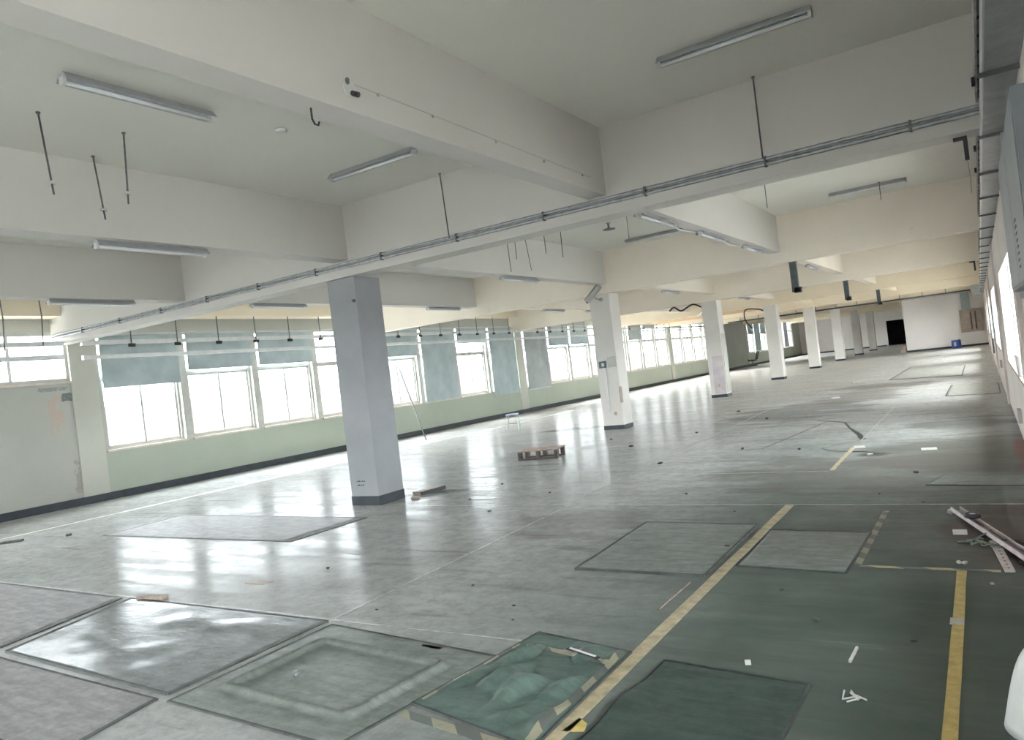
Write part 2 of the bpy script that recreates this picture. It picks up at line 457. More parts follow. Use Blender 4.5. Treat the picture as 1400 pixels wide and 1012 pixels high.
# right wall: one recessed window, further openings added for light
RW0, RW1 = 8.9, 14.0
rw = MB()
ROPEN = [(-5.0, 1.5, 2.25), (2.0, 5.4, 1.62), (RW0, RW1, 2.25)] + [(17.6 + S * k, 23.4 + S * k, 2.25) for k in range(0, 4)]
yc = YB
for a_, b_, RWT in ROPEN:
    rw.box(XR, XR + 0.55, yc, a_, 0, ZC).box(XR, XR + 0.55, a_, b_, 0, 0.89).box(XR, XR + 0.55, a_, b_, RWT, ZC)
    yc = b_
rw.box(XR, XR + 0.55, yc, YE, 0, ZC)
structure(rw, 'wall_right', m_wall_r)

# far partition on the right and back wall with a dark doorway
YF = 52.3
structure(MB().box(-4.0, XR, YF, YF + 0.25, 0, 3.22).box(-4.0, -3.75, YF + 0.25, YE, 0, 3.22), 'wall_partition', m_white_wall)
structure(MB().box(-4.0, XR, YF + 0.02, YF + 0.25, 3.22, ZC).box(-3.98, -3.75, YF + 0.25, YE, 3.22, ZC), 'wall_partition_upper', m_beam)
structure(MB().box(XL, -7.5, YE, YE + 0.25, 0, ZC).box(-7.5, -5.85, YE, YE + 0.25, 2.36, ZC).box(-5.85, XR, YE, YE + 0.25, 0, ZC), 'wall_far', m_white_wall)
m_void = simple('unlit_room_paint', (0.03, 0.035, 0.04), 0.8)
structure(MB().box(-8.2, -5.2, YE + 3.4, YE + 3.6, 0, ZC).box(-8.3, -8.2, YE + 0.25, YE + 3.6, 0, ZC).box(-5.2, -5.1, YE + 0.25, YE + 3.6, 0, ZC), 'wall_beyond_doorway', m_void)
structure(MB().box(-7.62, -7.5, YE - 0.03, YE, 0, 2.45).box(-5.85, -5.73, YE - 0.03, YE, 0, 2.45).box(-7.62, -5.73, YE - 0.03, YE, 2.36, 2.46), 'door_frame', m_white_wall)

# skirtings
structure(MB().box(XL, XL + 0.055, YB, YE, 0, 0.15), 'baseboard_left', m_base)
structure(MB().box(XR - 0.015, XR, 17.5, YF, 0, 0.09), 'baseboard_right', m_wall_r)
structure(MB().box(-4.0, XR, YF - 0.02, YF, 0, 0.11), 'baseboard_partition', m_base)
structure(MB().box(XL, -7.62, YE - 0.02, YE, 0, 0.12), 'baseboard_far', m_base)

# wall piers between the window bays
pn = 1
for k in range(0, 9):
    y = Y0 + 0.22 + S * k
    structure(MB().box(XL, XL + 0.04, y, y + 0.52, 0.0, ZC), f'trim_{pn}', m_pier); pn += 1
for k in range(0, 5):
    y = Y0 + 0.02 + S * k
    structure(MB().box(XR - 0.035, XR, y if k else 7.6, y + 0.55, 0.0, ZC), f'trim_{pn}', m_wall_r); pn += 1
# edge beam over the windows
structure(MB().box(XL, -14.86, YB, YE, 3.72, ZC), 'ceiling_beam_left', m_beam_far)

# cross beams and long beams
nb = 0
for k in range(-1, 9):
    y = Y0 - 0.05 + S * k
    if y > YE - 0.4: break
    x1 = XR if y < YF else -4.0
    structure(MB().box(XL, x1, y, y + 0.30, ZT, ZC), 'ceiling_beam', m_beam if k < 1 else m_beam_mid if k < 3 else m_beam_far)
LONG = ((-7.50, -7.23), (-3.53, -3.30), (-11.20, -10.94))
ys = [YB] + [Y0 - 0.05 + S * k for k in range(-1, 9)]
for (xa, xb) in LONG:
    for k in range(-1, 8):
        ya, yb_ = Y0 + 0.25 + S * k, Y0 - 0.05 + S * (k + 1)
        if xb > -4.0 and ya > 48: continue
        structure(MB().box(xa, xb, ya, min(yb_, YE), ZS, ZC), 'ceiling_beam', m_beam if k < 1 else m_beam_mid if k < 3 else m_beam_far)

# columns
names = {0: 'square grey concrete column nearest the floor mats, dark blue band round its foot',
         1: 'square concrete column carrying a surveillance camera, a switch box and a surface conduit',
         2: 'square concrete column with patched pinkish lower face, third along the row',
         3: 'square cream concrete column, fourth along the row',
         4: 'square cream concrete column, fifth along the row',
         5: 'square cream concrete column, sixth along the row',
         6: 'square grey column, seventh along the row, small marks at mid height',
         7: 'square grey column, eighth and last of the row near the dark doorway'}
m_col_k = {0: simple('column_grey_paint', (0.31, 0.317, 0.33), 0.65, 0, 0.06, 1.5), 1: m_col, 2: m_col}  # first column darkened to grey, its shade painted into the colour
for k in range(8):
    y = Y0 + 0.02 + S * k
    e = empty('column', (-7.49, y + 0.26, 0))
    tag(e, names[k], 'column', 'square columns along the middle of the hall', 'thing')
    ty = 0.26
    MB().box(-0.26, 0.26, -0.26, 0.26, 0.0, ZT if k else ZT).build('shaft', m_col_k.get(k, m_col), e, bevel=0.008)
    bh = 0.13 if k == 0 else 0.10
    MB().box(-0.265, 0.265, -0.265, 0.265, 0.0, bh).build('base_band', m_base, e)
    if k == 0:
        for r_ in range(2):
            mk = MB()
            for q in range(5 - r_):
                mk.box(-0.02 - 0.012 + q * 0.035 - 0.10, -0.02 + 0.010 + q * 0.035 - 0.10, -0.2625, -0.26, 0.33 - r_ * 0.055, 0.345 - r_ * 0.055 + 0.008 * (q % 2))
            mk.build('stencil_lettering', m_chip, e)
        MB().tube([(-0.26 + 0.49, -0.262, 2.86), (-0.26 + 0.49, -0.30, 2.86)], 0.022, 10).build('anchor_bolt', m_rod, e)
    if k == 1:
        MB().box(-0.21, 0.0, -0.263, -0.26, 1.6, 1.6).bm.free()
        MB().box(0.02, 0.25, -0.272, -0.26, 1.47, 1.72).build('blank_plate', m_frame, e)
        MB().box(-0.19, -0.02, -0.30, -0.26, 1.47, 1.63).build('switch_box', m_traydk, e, bevel=0.004)
        MB().box(-0.115, -0.055, -0.312, -0.30, 1.51, 1.59).build('switch_rocker', m_plastic, e)
        MB().box(-0.065, -0.035, -0.285, -0.26, 0.42, 1.47).build('conduit', m_alu, e)
        MB().box(0.05, 0.12, -0.285, -0.26, 0.34, 0.42).build('socket', m_brown, e)
        MB().box(-0.065, 0.06, -0.28, -0.26, 0.40, 0.425).build('cable_duct', m_alu, e)
        MB().box(0.235, 0.2665, -0.2665, -0.16, 0.62, 1.0).build('chipped_corner', m_brown, e)
    if k == 2:
        MB().box(-0.12, 0.255, -0.2635, -0.26, 0.12, 1.38).build('pink_patch', simple('pink_primer_patch', (0.62, 0.55, 0.57), 0.7, 0, 0.1, 3), e)
        MB().box(-0.15, -0.125, -0.275, -0.26, 0.12, 1.35).build('conduit', m_alu, e)
        MB().box(0.0, 0.06, -0.275, -0.26, 0.36, 0.44).build('socket', m_brown, e)
        MB().box(0.26, 0.275, -0.2, 0.25, 0.15, 2.1).build('side_patch', m_pier, e)

# ------------------------------------------------------------------ windows
wn = [1]
def pane(parent, y0, y1, z0, z1, x):
    MB().box(x - 0.003, x + 0.003, y0, y1, z0, z1).build('pane', m_glass, parent)

def tall_window(y0, y1, last):
    e = empty(f'window_{wn[0]}', (XL, y0, 0)); e['kind'] = 'structure'; wn[0] += 1
    w = y1 - y0; x = -0.13; z0, z1, zt = 0.99, 3.42, 2.46
    f = MB()
    t = 0.05
    f.box(x - 0.04, x + 0.04, 0, t, z0, z1).box(x - 0.04, x + 0.04, w - t, w, z0, z1)
    f.box(x - 0.04, x + 0.04, t, w - t, z0, z0 + t).box(x - 0.04, x + 0.04, t, w - t, z1 - t, z1)
    f.box(x - 0.045, x + 0.045, t, w - t, zt, zt + 0.07)
    f.build('frame', m_frame, e)
    h = w / 2
    MB().box(x - 0.03, x + 0.03, h - 0.015, h + 0.015, zt + 0.07, z1 - t).build('mullion', m_frame, e)
    for (a, b, xx) in ((t, h + 0.02, x + 0.012), (h - 0.02, w - t, x - 0.018)):
        s = MB(); q = 0.042
        s.box(xx - 0.013, xx + 0.013, a, a + q, z0 + t, zt).box(xx - 0.013, xx + 0.013, b - q, b, z0 + t, zt)
        s.box(xx - 0.013, xx + 0.013, a + q, b - q, z0 + t, z0 + t + q).box(xx - 0.013, xx + 0.013, a + q, b - q, zt - q, zt)
        so = s.build('sash', m_frame, e)
        pane(e, a + q, b - q, z0 + t + q, zt - q, xx)
    pane(e, t, h - 0.015, zt + 0.07, z1 - t, x); pane(e, h + 0.015, w - t, zt + 0.07, z1 - t, x)
    MB().box(-0.14, 0.035, -0.02, w + 0.02, z0 - 0.03, z0 + 0.012).build('sill', m_sill, e)
    if not last:
        MB().box(-0.22, 0.005, w, w + WP - WW, z0, z1).build('post', m_frame, e)

def far_window(y0, y1, last):
    """the same opening, divided more finely, as in the bays further along"""
    e = empty(f'window_{wn[0]}', (XL, y0, 0)); e['kind'] = 'structure'; wn[0] += 1
    w = y1 - y0; x = -0.13; z0, z1, zt = 0.99, 3.42, 2.46; t = 0.08
    f = MB()
    f.box(x - 0.04, x + 0.04, 0, t, z0, z1).box(x - 0.04, x + 0.04, w - t, w, z0, z1)
    f.box(x - 0.04, x + 0.04, t, w - t, z0, z0 + t).box(x - 0.04, x + 0.04, t, w - t, z1 - t, z1)
    f.box(x - 0.045, x + 0.045, t, w - t, zt, zt + 0.12).box(x - 0.035, x + 0.035, t, w - t, 3.02, 3.09)
    for q in (1, 2):
        f.box(x - 0.03, x + 0.03, w * q / 3 - 0.045, w * q / 3 + 0.045, z0, z1)
    f.build('frame', m_frame, e)
    pane(e, t, w - t, z0 + t, z1 - t, x)
    MB().box(-0.14, 0.035, -0.02, w + 0.02, z0 - 0.03, z0 + 0.012).build('sill', m_sill, e)
    if not last:
        MB().box(-0.22, 0.005, w, w + WP - WW, z0, z1).build('post', m_frame, e)

def high_window(y0, y1, z0):
    e = empty(f'window_{wn[0]}', (XL, y0, 0)); e['kind'] = 'structure'; wn[0] += 1
    w = y1 - y0; x = -0.10; z1 = 3.47; t = 0.07
    f = MB()
    f.box(x - 0.04, x + 0.04, 0, t, z0, z1).box(x - 0.04, x + 0.04, w - t, w, z0, z1)
    f.box(x - 0.04, x + 0.04, t, w - t, z0, z0 + t).box(x - 0.04, x + 0.04, t, w - t, z1 - t, z1)
    f.box(x - 0.03, x + 0.03, w / 2 - 0.03, w / 2 + 0.03, z0 + t, z1 - t)
    f.build('frame', m_frame, e)
    pane(e, t, w / 2 - 0.03, z0 + t, z1 - t, x); pane(e, w / 2 + 0.03, w - t, z0 + t, z1 - t, x)
    MB().box(-0.16, 0.03, -0.03, w + 0.03, z0 - 0.04, z0).build('sill', m_sill, e)

for (a, b, z0, z1) in openings[:4]: high_window(a, b, z0)  # the unseen ones among these are added for light
for k in bays:
    for i in range(4):
        a = 8.41 + S * k + WP * i
        (tall_window if k < 3 else far_window)(a, a + WW, i == 3)

# right wall windows, all but the cup ledge one added for light
m_stsill = simple('stained_sill', (0.28, 0.20, 0.16), 0.6, 0, 0.2, 6)
for a_, b_, RWT in ROPEN:
    e = empty(f'window_{wn[0]}', (XR, a_, 0)); e['kind'] = 'structure'; wn[0] += 1
    f = MB(); w = b_ - a_
    f.box(0.42, 0.50, 0, w, 0.89, 0.97).box(0.42, 0.50, 0, w, RWT - 0.08, RWT)
    for q in range(7):
        f.box(0.42, 0.50, max(0, w * q / 6 - 0.04), min(w, w * q / 6 + 0.04), 0.97, RWT - 0.08)
    f.build('frame', m_frame, e)
    MB().box(0.458, 0.464, 0.02, w - 0.02, 0.95, RWT - 0.06).build('pane', m_glass, e)
    MB().box(-0.012, 0.44, 0, w, 0.87, 0.90).build('sill', m_stsill, e)

# ------------------------------------------------------------------ roller blinds
ordn = ['first', 'second', 'third', 'fourth', 'fifth', 'sixth', 'seventh', 'eighth', 'ninth', 'tenth', 'eleventh', 'twelfth', 'thirteenth', 'fourteenth', 'fifteenth', 'sixteenth', 'seventeenth', 'eighteenth', 'nineteenth', 'twentieth']
ordn += ['twenty-' + q for q in ordn[:9]] + ['thirtieth'] + ['thirty-' + q for q in ordn[:9]]
def blind(k, i, zb, mat, label, wrinkle=0.004):
    a = 8.41 + S * k + WP * i
    e = empty('roller_blind', (XL + 0.03, a, 0))
    tag(e, label, 'roller blind', 'roller blinds on the window wall')
    w = WW; ztop = 3.42
    bm = MB()
    ny, nz = 14, max(4, int((ztop - zb) / 0.12))
    grid = []
    for s in range(ny + 1):
        col = []
        for t in range(nz + 1):
            y = 0.02 + (w - 0.04) * s / ny; z = ztop - 0.03 - (ztop - 0.03 - zb) * t / nz
            x = 0.025 + wrinkle * math.sin(s * 1.7 + k) * (t / nz) + wrinkle * 0.6 * math.sin(t * 0.9 + s * 0.8)
            col.append((x, y, z))
        grid.append(col)
    fr = [[bm.bm.verts.new(p) for p in c_] for c_ in grid]
    bk = [[bm.bm.verts.new((p[0] - 0.002, p[1], p[2])) for p in c_] for c_ in grid]
    for s in range(ny):
        for t in range(nz):
            bm.bm.faces.new((fr[s][t], fr[s + 1][t], fr[s + 1][t + 1], fr[s][t + 1]))
            bm.bm.faces.new((bk[s][t], bk[s][t + 1], bk[s + 1][t + 1], bk[s + 1][t]))
    bm.build('fabric', mat, e, smooth=True)
    MB().tube([(0.03, 0.0, ztop - 0.03), (0.03, w, ztop - 0.03)], 0.026, 10).build('roller', m_alu, e)
    MB().box(0.012, 0.040, 0.02, w - 0.02, zb - 0.02, zb + 0.008).build('bottom_rail', m_alu if mat is m_blind2 else mat, e)

BL = [(0, 0, 2.30, m_blind, 'teal roller blind beside the peeling wall corner, lowest of its three neighbours'),
      (0, 1, 2.56, m_blind, 'teal roller blind covering only the upper lights of the second window past the peeling corner'),
      (0, 2, 2.57, m_blind, 'short teal roller blind beside the first unshaded window'),
      (1, 0, 2.55, m_blind, 'short teal roller blind above the window where a thin pole leans'),
      (1, 1, 1.02, m_blind, 'teal roller blind drawn down to the sill between two bare windows'),
      (1, 2, 2.86, m_blind, 'very short blind at the top of the window between two fully drawn blinds'),
      (1, 3, 0.86, m_blind, 'grey-teal roller blind hanging just below the sill, left of the second wall pier'),
      (2, 0, 0.88, m_blind2, 'wrinkled grey blind hanging below the sill, right of the second wall pier'),
      (2, 1, 2.58, m_blind, 'short green-grey blind on the window following the wrinkled grey blind'),
      (2, 2, 2.58, m_blind, 'short green-grey blind left of the camera column, second after the wrinkled one'),
      (3, 1, 2.6, m_blind, 'single dark green blind seen just past the camera column'),
      (3, 2, 3.18, m_blind, 'rolled-up blind above the finely divided windows between second and third columns'),
      (4, 0, 3.12, m_blind, 'rolled-up blind just left of the third column'),
      (6, 0, 2.5, m_blind, 'short blind in the far window group, first window past the plain wall'),
      (6, 1, 1.1, m_blind, 'long grey blind in the far window group between third and fourth columns'),
      (6, 2, 2.45, m_blind, 'short blind in the far window group beside the fourth column'),
      (7, 2, 1.1, m_blind2, 'far grey blind seen between fourth and fifth columns')]
for b_ in BL: blind(*b_, wrinkle=0.012 if b_[3] is m_blind2 else 0.004)

# ------------------------------------------------------------------ rails on rods along the window wall
XP = -14.92
def rail(name, y0, y1, z, label, h=0.09):
    o = MB().box(XP - 0.04, XP + 0.04, y0, y1, z - h / 2, z + h / 2).build(name, m_alu)
    return tag(o, label, 'rail', 'pale rails hung in front of the windows')
rail('hanging_rail', YB + 0.2, 7.55, 3.19, 'upper grey rail crossing the high window')
rail('hanging_rail', YB + 0.2, 7.55, 2.93, 'lower grey rail crossing the high window')
rail('hanging_rail', 7.9, 33.0, 3.19, 'upper pale rail crossing the tall windows and blinds')
rail('hanging_rail', 7.9, 33.0, 2.90, 'lower pale rail crossing the tall windows and blinds', 0.08)
rail('hanging_rail', 33.2, 50.0, 3.15, 'pale rail across the finely divided windows')

def rod(x, y, ztop, zbot, label, group, dx=0.0, dy=0.0, clip=True, r=0.008):
    e = empty('threaded_rod', (x, y, ztop))
    tag(e, label, 'hanging rod', group)
    L = ztop - zbot
    MB().tube([(0, 0, 0), (dx, dy, -L)], r, 8).build('rod', m_rod, e)
    MB().lathe([(0.016, -0.012), (0.018, 0.0)], (0, 0, 0), 12).build('anchor', m_rod, e)
    if clip:
        t_ = (L - 0.10) / L
        MB().lathe([(0.03, -0.012), (0.032, 0.0), (0.02, 0.012)], (dx * t_, dy * t_, -L + 0.10), 10).build('clamp', m_alu, e)
    return e
first = None
y = 8.9
i = 0
while y < 49:
    if not any(abs(y - (Y0 + 0.1 + S * k)) < 0.25 for k in range(6)):
        p = (XP + 0.056, y, 3.72)
        if first is None:
            e = empty('rail_hanger', p)
            MB().tube([(0, 0, 0), (0, 0, -0.60)], 0.011, 8).build('rod', m_rod, e)
            MB().box(-0.018, 0.016, -0.07, 0.07, -0.64, -0.57).build('clip', m_black, e)
            first = e
        else:
            e = dup(first, p)
        i += 1
        tag(e, f'dark hanger rod with black clip, {ordn[i - 1]} along the window rails from the peeling corner', 'rail hanger', 'rail hangers along the window wall')
    y += 1.05 if y < 33 else 1.9
for (x_, y_, zt_, zb_, lb) in ((-14.5, 6.35, 4.17, 3.05, 'thin dangling wire crossing the high window near its mullion'),
                               (-14.3, 6.9, 4.17, 3.10, 'thin dangling wire crossing the bright right pane of the high window')):
    o = MB().tube([(x_, y_, zt_), (x_ + 0.02, y_ + 0.02, (zt_ + zb_) / 2), (x_, y_, zb_)], 0.012, 6).build('dangling_wire', m_rod)
    tag(o, lb, 'wire')

# rods hanging free from the ceiling
rod(-6.27, 3.19, ZC, 3.47, 'slanting threaded rod hanging left of the fluorescent lamp, with a pale clamp', None, dx=0.10)
rod(-7.05, 4.05, ZC, 3.53, 'threaded rod hanging where the ceiling meets the middle beam', None, dx=0.09)
rod(-6.31, 3.93, ZC, 3.53, 'straight threaded rod hanging right of the two slanting ones, clamp near its end', None, dx=-0.05)
rod(-5.44, 7.46, ZC, 3.35, 'long thin rod beside the first cross beam, right of the first column', None, dx=0.03, clip=False)
rod(-1.60, 7.46, ZC, 3.37, 'long thin rod in front of the first cross beam near the cable trays', None, dx=0.0, clip=False)
for (x_, z_, d_, lb) in ((-6.15, 3.19, 0.02, 'leftmost of the thin rods seen below the first cross beam'), (-6.0, 3.37, 0.0, 'short rod between the two long rods below the first cross beam'),
                         (-5.86, 3.15, 0.10, 'leaning rod, third of the cluster below the first cross beam'), (-5.47, 3.36, 0.0, 'short rod alone, fourth from the first column below the cross beam'),
                         (-5.17, 3.25, -0.02, 'thin rod nearest the sprinkler head, below the first cross beam')):
    rod(x_, 10.0, ZC, z_, lb, None, dx=d_, clip=False, r=0.006)
rod(-4.10, 10.0, ZC, 3.32, 'thin wire-like rod hanging near the paired beam lamps', None, clip=False, r=0.005)
rod(-2.16, 10.0, ZC, 3.34, 'thin rod hanging behind the first cross beam, over the aisle', None, clip=False, r=0.005)
rod(-1.24, 14.6, ZC, 3.86, 'short rod holding the ceiling lamp over the aisle', None, clip=False, r=0.006)

# ------------------------------------------------------------------ conduits along the first cross beam
yf = Y0 - 0.05
def conduit(z, label, r=0.016, x1=XR - 0.05, x0=-15.2):
    e = empty('cable_conduit', (0, yf - 0.03, z))
    tag(e, label, 'conduit', 'steel conduits along the first cross beam')
    MB().tube([(x0, 0, -0.0), (x1, 0, 0)], r, 10).build('pipe', m_steel, e)
    x = x1 - 0.6
    while x > x0:
        MB().box(x - 0.010, x + 0.010, -r - 0.004, 0.029, -r - 0.006, r + 0.006).build('clip', m_rod, e); x -= 1.25
conduit(3.378, 'upper grey steel conduit clipped along the face of the first cross beam', 0.017)
conduit(3.328, 'lower grey steel conduit clipped along the face of the first cross beam', 0.020)

# ------------------------------------------------------------------ fluorescent lamps
def make_lamp():
    e = empty('fluorescent_lamp', (0, 0, 0))
    b = MB()
    L = 0.63
    # folded sheet reflector section, extruded along y
    sec = [(-0.075, -0.055), (-0.075, -0.062), (-0.028, -0.030), (0.028, -0.030), (0.075, -0.062), (0.075, -0.055), (0.030, 0.0), (-0.030, 0.0)]
    A = [b.bm.verts.new((x, -L, z)) for x, z in sec]; B = [b.bm.verts.new((x, L, z)) for x, z in sec]
    for i in range(len(sec)):
        j = (i + 1) % len(sec); b.bm.faces.new((A[i], A[j], B[j], B[i]))
    b.bm.faces.new(A[::-1]); b.bm.faces.new(B)
    b.build('housing', m_lampbody, e)
    for s in (-1, 1):
        MB().box(-0.03, 0.03, s * (L - 0.012) - 0.012, s * (L - 0.012) + 0.012, -0.088, -0.030).build('lamp_holder', m_plastic, e)
    t = MB().tube([(0, -L + 0.024, -0.066), (0, L - 0.024, -0.066)], 0.016, 12).build('tube', m_tube, e, smooth=True)
    return e
lamp0 = make_lamp()
H = math.pi / 2
LAMPS = [(-5.45, 3.59, ZC, 0, 'fluorescent lamp with one white tube on the ceiling between the near beams, its tube brightest'),
         (-5.60, 6.40, ZC, H, 'fluorescent lamp on the ceiling partly hidden by the near long beam'),
         (-1.49, 6.30, ZC, H, 'unlit ceiling fluorescent lamp at the top of the view in the aisle bay'),
         (-1.45, 14.70, ZC, H, 'unlit ceiling lamp over the aisle just past the first cross beam'),
         (-5.60, 15.0, ZC, H, 'ceiling lamp seen under the first cross beam beside the paired beam lamps'),
         (-7.365, 4.78, ZS, 0, 'lamp under the long beam meeting the first column, on its near side'),
         (-11.07, 6.10, ZS, 0, 'lamp under the far left long beam above the high window'),
         (-11.07, 9.60, ZS, 0, 'lamp under the far left long beam above the teal blinds'),
         (-11.07, 14.7, ZS, 0, 'lamp under the left long beam just right of the first column'),
         (-7.365, 12.3, ZS, 0, 'lamp under the column-line beam between first and second columns'),
         (-3.415, 9.35, ZS, 0, 'first lamp under the aisle-side long beam, just past the first cross beam'),
         (-3.415, 11.75, ZS, 0, 'middle lamp of the three under the aisle-side long beam'),
         (-3.415, 14.3, ZS, 0, 'last of the three lamps under the aisle-side long beam'),
         (-7.365, 20.6, ZS, 0, 'lamp under the column-line beam past the second column'),
         (-11.07, 20.3, ZS, 0, 'small far lamp under the left long beam, left of the second column'),
         (-11.07, 23.2, ZS, 0, 'small far lamp touching the second column in view'),
         (-3.415, 20.1, ZS, 0, 'lamp under the aisle-side long beam past the second cross beam'),
         (-7.365, 28.5, ZS, 0, 'lamp under the column-line beam past the third column')]
for i, (x, y, z, rz, lb) in enumerate(LAMPS):
    if i == 0:
        o = lamp0; o.location = (x, y, z); o.rotation_euler = (0, 0, rz)
    else:
        o = dup(lamp0, (x, y, z), rz)
    tag(o, lb, 'fluorescent lamp', 'fluorescent lamps on ceiling and beams')
# cable joining the lamps under the aisle beam
o = MB().tube([(-3.50, 10.0, 3.40), (-3.50, 10.5, 3.37), (-3.50, 11.1, 3.40), (-3.50, 12.4, 3.41), (-3.50, 13.0, 3.36), (-3.50, 13.7, 3.40)], 0.012, 8).build('lamp_cable', m_plastic)
tag(o, 'white sagging cable joining the three lamps under the aisle-side long beam', 'cable')

# ------------------------------------------------------------------ small fittings on ceiling and beams
def ceiling_disc(x, y, label, name='smoke_detector'):
    e = empty(name, (x, y, ZC)); tag(e, label, 'smoke detector')
    MB().lathe([(0.055, -0.012), (0.06, 0.0)], n=20).build('base', m_plastic, e)
    MB().lathe([(0.03, -0.022), (0.045, -0.018), (0.048, -0.012)], n=20).build('sensor', m_plastic, e, smooth=True)
ceiling_disc(-5.42, 4.97, 'round white smoke detector on the ceiling right of the bright fluorescent lamp')
e = empty('sprinkler', (-5.62, 12.8, ZC)); tag(e, 'metal sprinkler head on the ceiling seen just under the first cross beam', 'sprinkler')
MB().lathe([(0.02, -0.10), (0.025, -0.02), (0.05, 0.0)], n=12).build('body', m_steel, e)
MB().lathe([(0.12, -0.125), (0.12, -0.115), (0.02, -0.10)], n=16).build('deflector', m_rod, e)

e = empty('beam_spotlight', (-3.30, 3.64, 3.57)); tag(e, 'small round fitting with a black nozzle on the face of the near long beam', 'wall fitting')
MB().tube([(0.0, 0, 0), (0.012, 0, 0)], 0.055, 24).build('mounting_plate', m_plastic, e)
MB().tube([(0.012, -0.02, 0.03), (0.04, -0.05, 0.035)], 0.014, 8).build('bracket', m_rod, e)
MB().tube([(0.012, 0.01, -0.03), (0.06, 0.02, -0.055)], 0.018, 10).build('nozzle', m_black, e)
o = MB().tube([(-3.42, 3.40, ZS), (-3.42, 3.40, ZS - 0.07), (-3.42, 3.42, ZS - 0.10), (-3.42, 3.45, ZS - 0.10), (-3.42, 3.46, ZS - 0.075)], 0.006, 8).build('ceiling_hook', m_black)
tag(o, 'small black hook under the near long beam', 'hook')
for j, (yy, zz) in enumerate(((3.92, 3.60), (4.52, 3.59), (5.38, 3.57), (6.2, 3.55), (7.0, 3.55))):
    o = MB().tube([(-3.30, yy, zz), (-3.285, yy, zz)], 0.012, 8).build('wall_plug', m_pier)
    tag(o, f'{ordn[j]} small plug from the round fitting on the face of the near long beam', 'wall plug', 'plugs in the near long beam')
o = MB().tube([(-3.296, 3.7, 3.61), (-3.296, 7.2, 3.56)], 0.003, 6).build('thin_wire', m_pier)
tag(o, 'thin straight wire running along the plugs of the near long beam', 'wire')

# black drop ducts under the cross beams
for k, (x, y, z, lb) in enumerate(((-3.12, 16.15, 2.58, 'black square drop pipe under the second cross beam, largest of its row'),
                                   (-3.30, 24.55, 2.62, 'black drop pipe under the third cross beam, second of its row'),
                                   (-3.30, 33.0, 2.62, 'small black drop pipe under the fourth cross beam, last of its row'))):
    e = empty('drop_pipe', (x, y, ZT)); tag(e, lb, 'drop pipe', 'black drop pipes below the cross beams')
    MB().box(-0.065, 0.065, -0.06, 0.06, z - ZT, 0.0).build('pipe', m_traydk, e, bevel=0.004)
    MB().box(-0.02, 0.11, -0.06, 0.06, z - ZT - 0.02, z - ZT + 0.09).build('junction_box', m_black, e)
    MB().box(-0.08, 0.08, -0.08, 0.08, -0.01, 0.0).build('flange', m_rod, e)

# angle brackets near the right wall
def bracket(x, y, z, s, label, wire=True):
    e = empty('angle_bracket', (x, y, z)); tag(e, label, 'bracket')
    MB().box(-0.085 * s, 0.02 * s, -0.02, 0.02, -0.03 * s, 0.0).build('arm', m_black, e)
    MB().box(-0.012 * s, 0.022 * s, -0.02, 0.02, -0.21 * s, -0.03 * s).build('drop', m_black, e)
    if wire: MB().tube([(0.005, 0, -0.21 * s), (0.012, 0, -0.36 * s), (0.005, 0, -0.5 * s)], 0.003, 6).build('wire', m_brown, e)
bracket(0.045, 7.74, ZT, 1.0, 'black angle bracket with a loose wire under the first cross beam by the cable tray')
bracket(0.02, 24.5, ZT, 1.3, 'small black angle bracket under a far cross beam by the cable tray', False)

# ------------------------------------------------------------------ surveillance camera on the second column
e = empty('security_camera', (-7.44, Y0 + S + 0.02, 3.08)); tag(e, 'grey bullet surveillance camera tilted down on the second column', 'security camera')
MB().tube([(0, 0, 0), (0, -0.16, 0.0), (-0.06, -0.2, 0.05)], 0.016, 8).build('arm', m_steel, e)
MB().lathe([(0.05, -0.0), (0.05, 0.012)], n=16).build('wall_plate', m_steel, e).rotation_euler = (H, 0, 0)
hd = MB().bar((-0.24, -0.24, -0.02), (0.10, -0.20, 0.30), 0.10, 0.09).build('camera_body', m_frame, e)
MB().bar((-0.275, -0.245, -0.03), (0.08, -0.2, 0.315), 0.13, 0.012).build('sun_hood', m_frame, e).location = (-0.03, 0, 0.045)
MB().tube([(-0.25, -0.243, -0.03), (-0.262, -0.245, -0.042)], 0.035, 12).build('lens', m_black, e)

# ------------------------------------------------------------------ right wall: trays, cabinet, cup
e = empty('cable_trunking', (0.222, 0, 2.90)); tag(e, 'long grey metal trunking running low along the right wall under thin straps', 'cable trunking')
MB().box(-0.072, 0.085, -2.0, 44.0, 0.0, 0.10).build('trunking', m_tray, e)
MB().box(-0.080, -0.072, -2.0, 44.0, 0.0, 0.115).build('lip', m_alu, e)
y = 1.55
while y < 44:
    MB().box(-0.100, 0.087, y - 0.014, y + 0.014, -0.022, -0.001).build('strap', m_rod, e)
    y += 1.62
e = empty('ladder_tray', (0.214, 0, 3.42)); tag(e, 'dark ladder cable tray running high along the right wall above the trunking', 'cable tray')
MB().box(-0.06, -0.045, -2.0, 44.0, 0.0, 0.10).build('side_rail', m_pale, e)
MB().box(0.08, 0.095, -2.0, 44.0, 0.0, 0.10).build('side_rail', m_traydk, e)
rg = MB(); y = -1.8
while y < 44:
    rg.box(-0.045, 0.08, y - 0.03, y + 0.03, 0.01, 0.03); y += 0.35
rg.build('rungs', m_traydk, e)
MB().box(-0.044, 0.079, -2.0, 44.0, 0.031, 0.05).build('cables', m_traydk, e)
for j, y in enumerate((6.9, 7.9, 8.7, 9.6, 11.0)):
    MB().box(-0.085, -0.061, y - 0.05, y + 0.05, -0.02, 0.03).build('clamp', m_black, e)

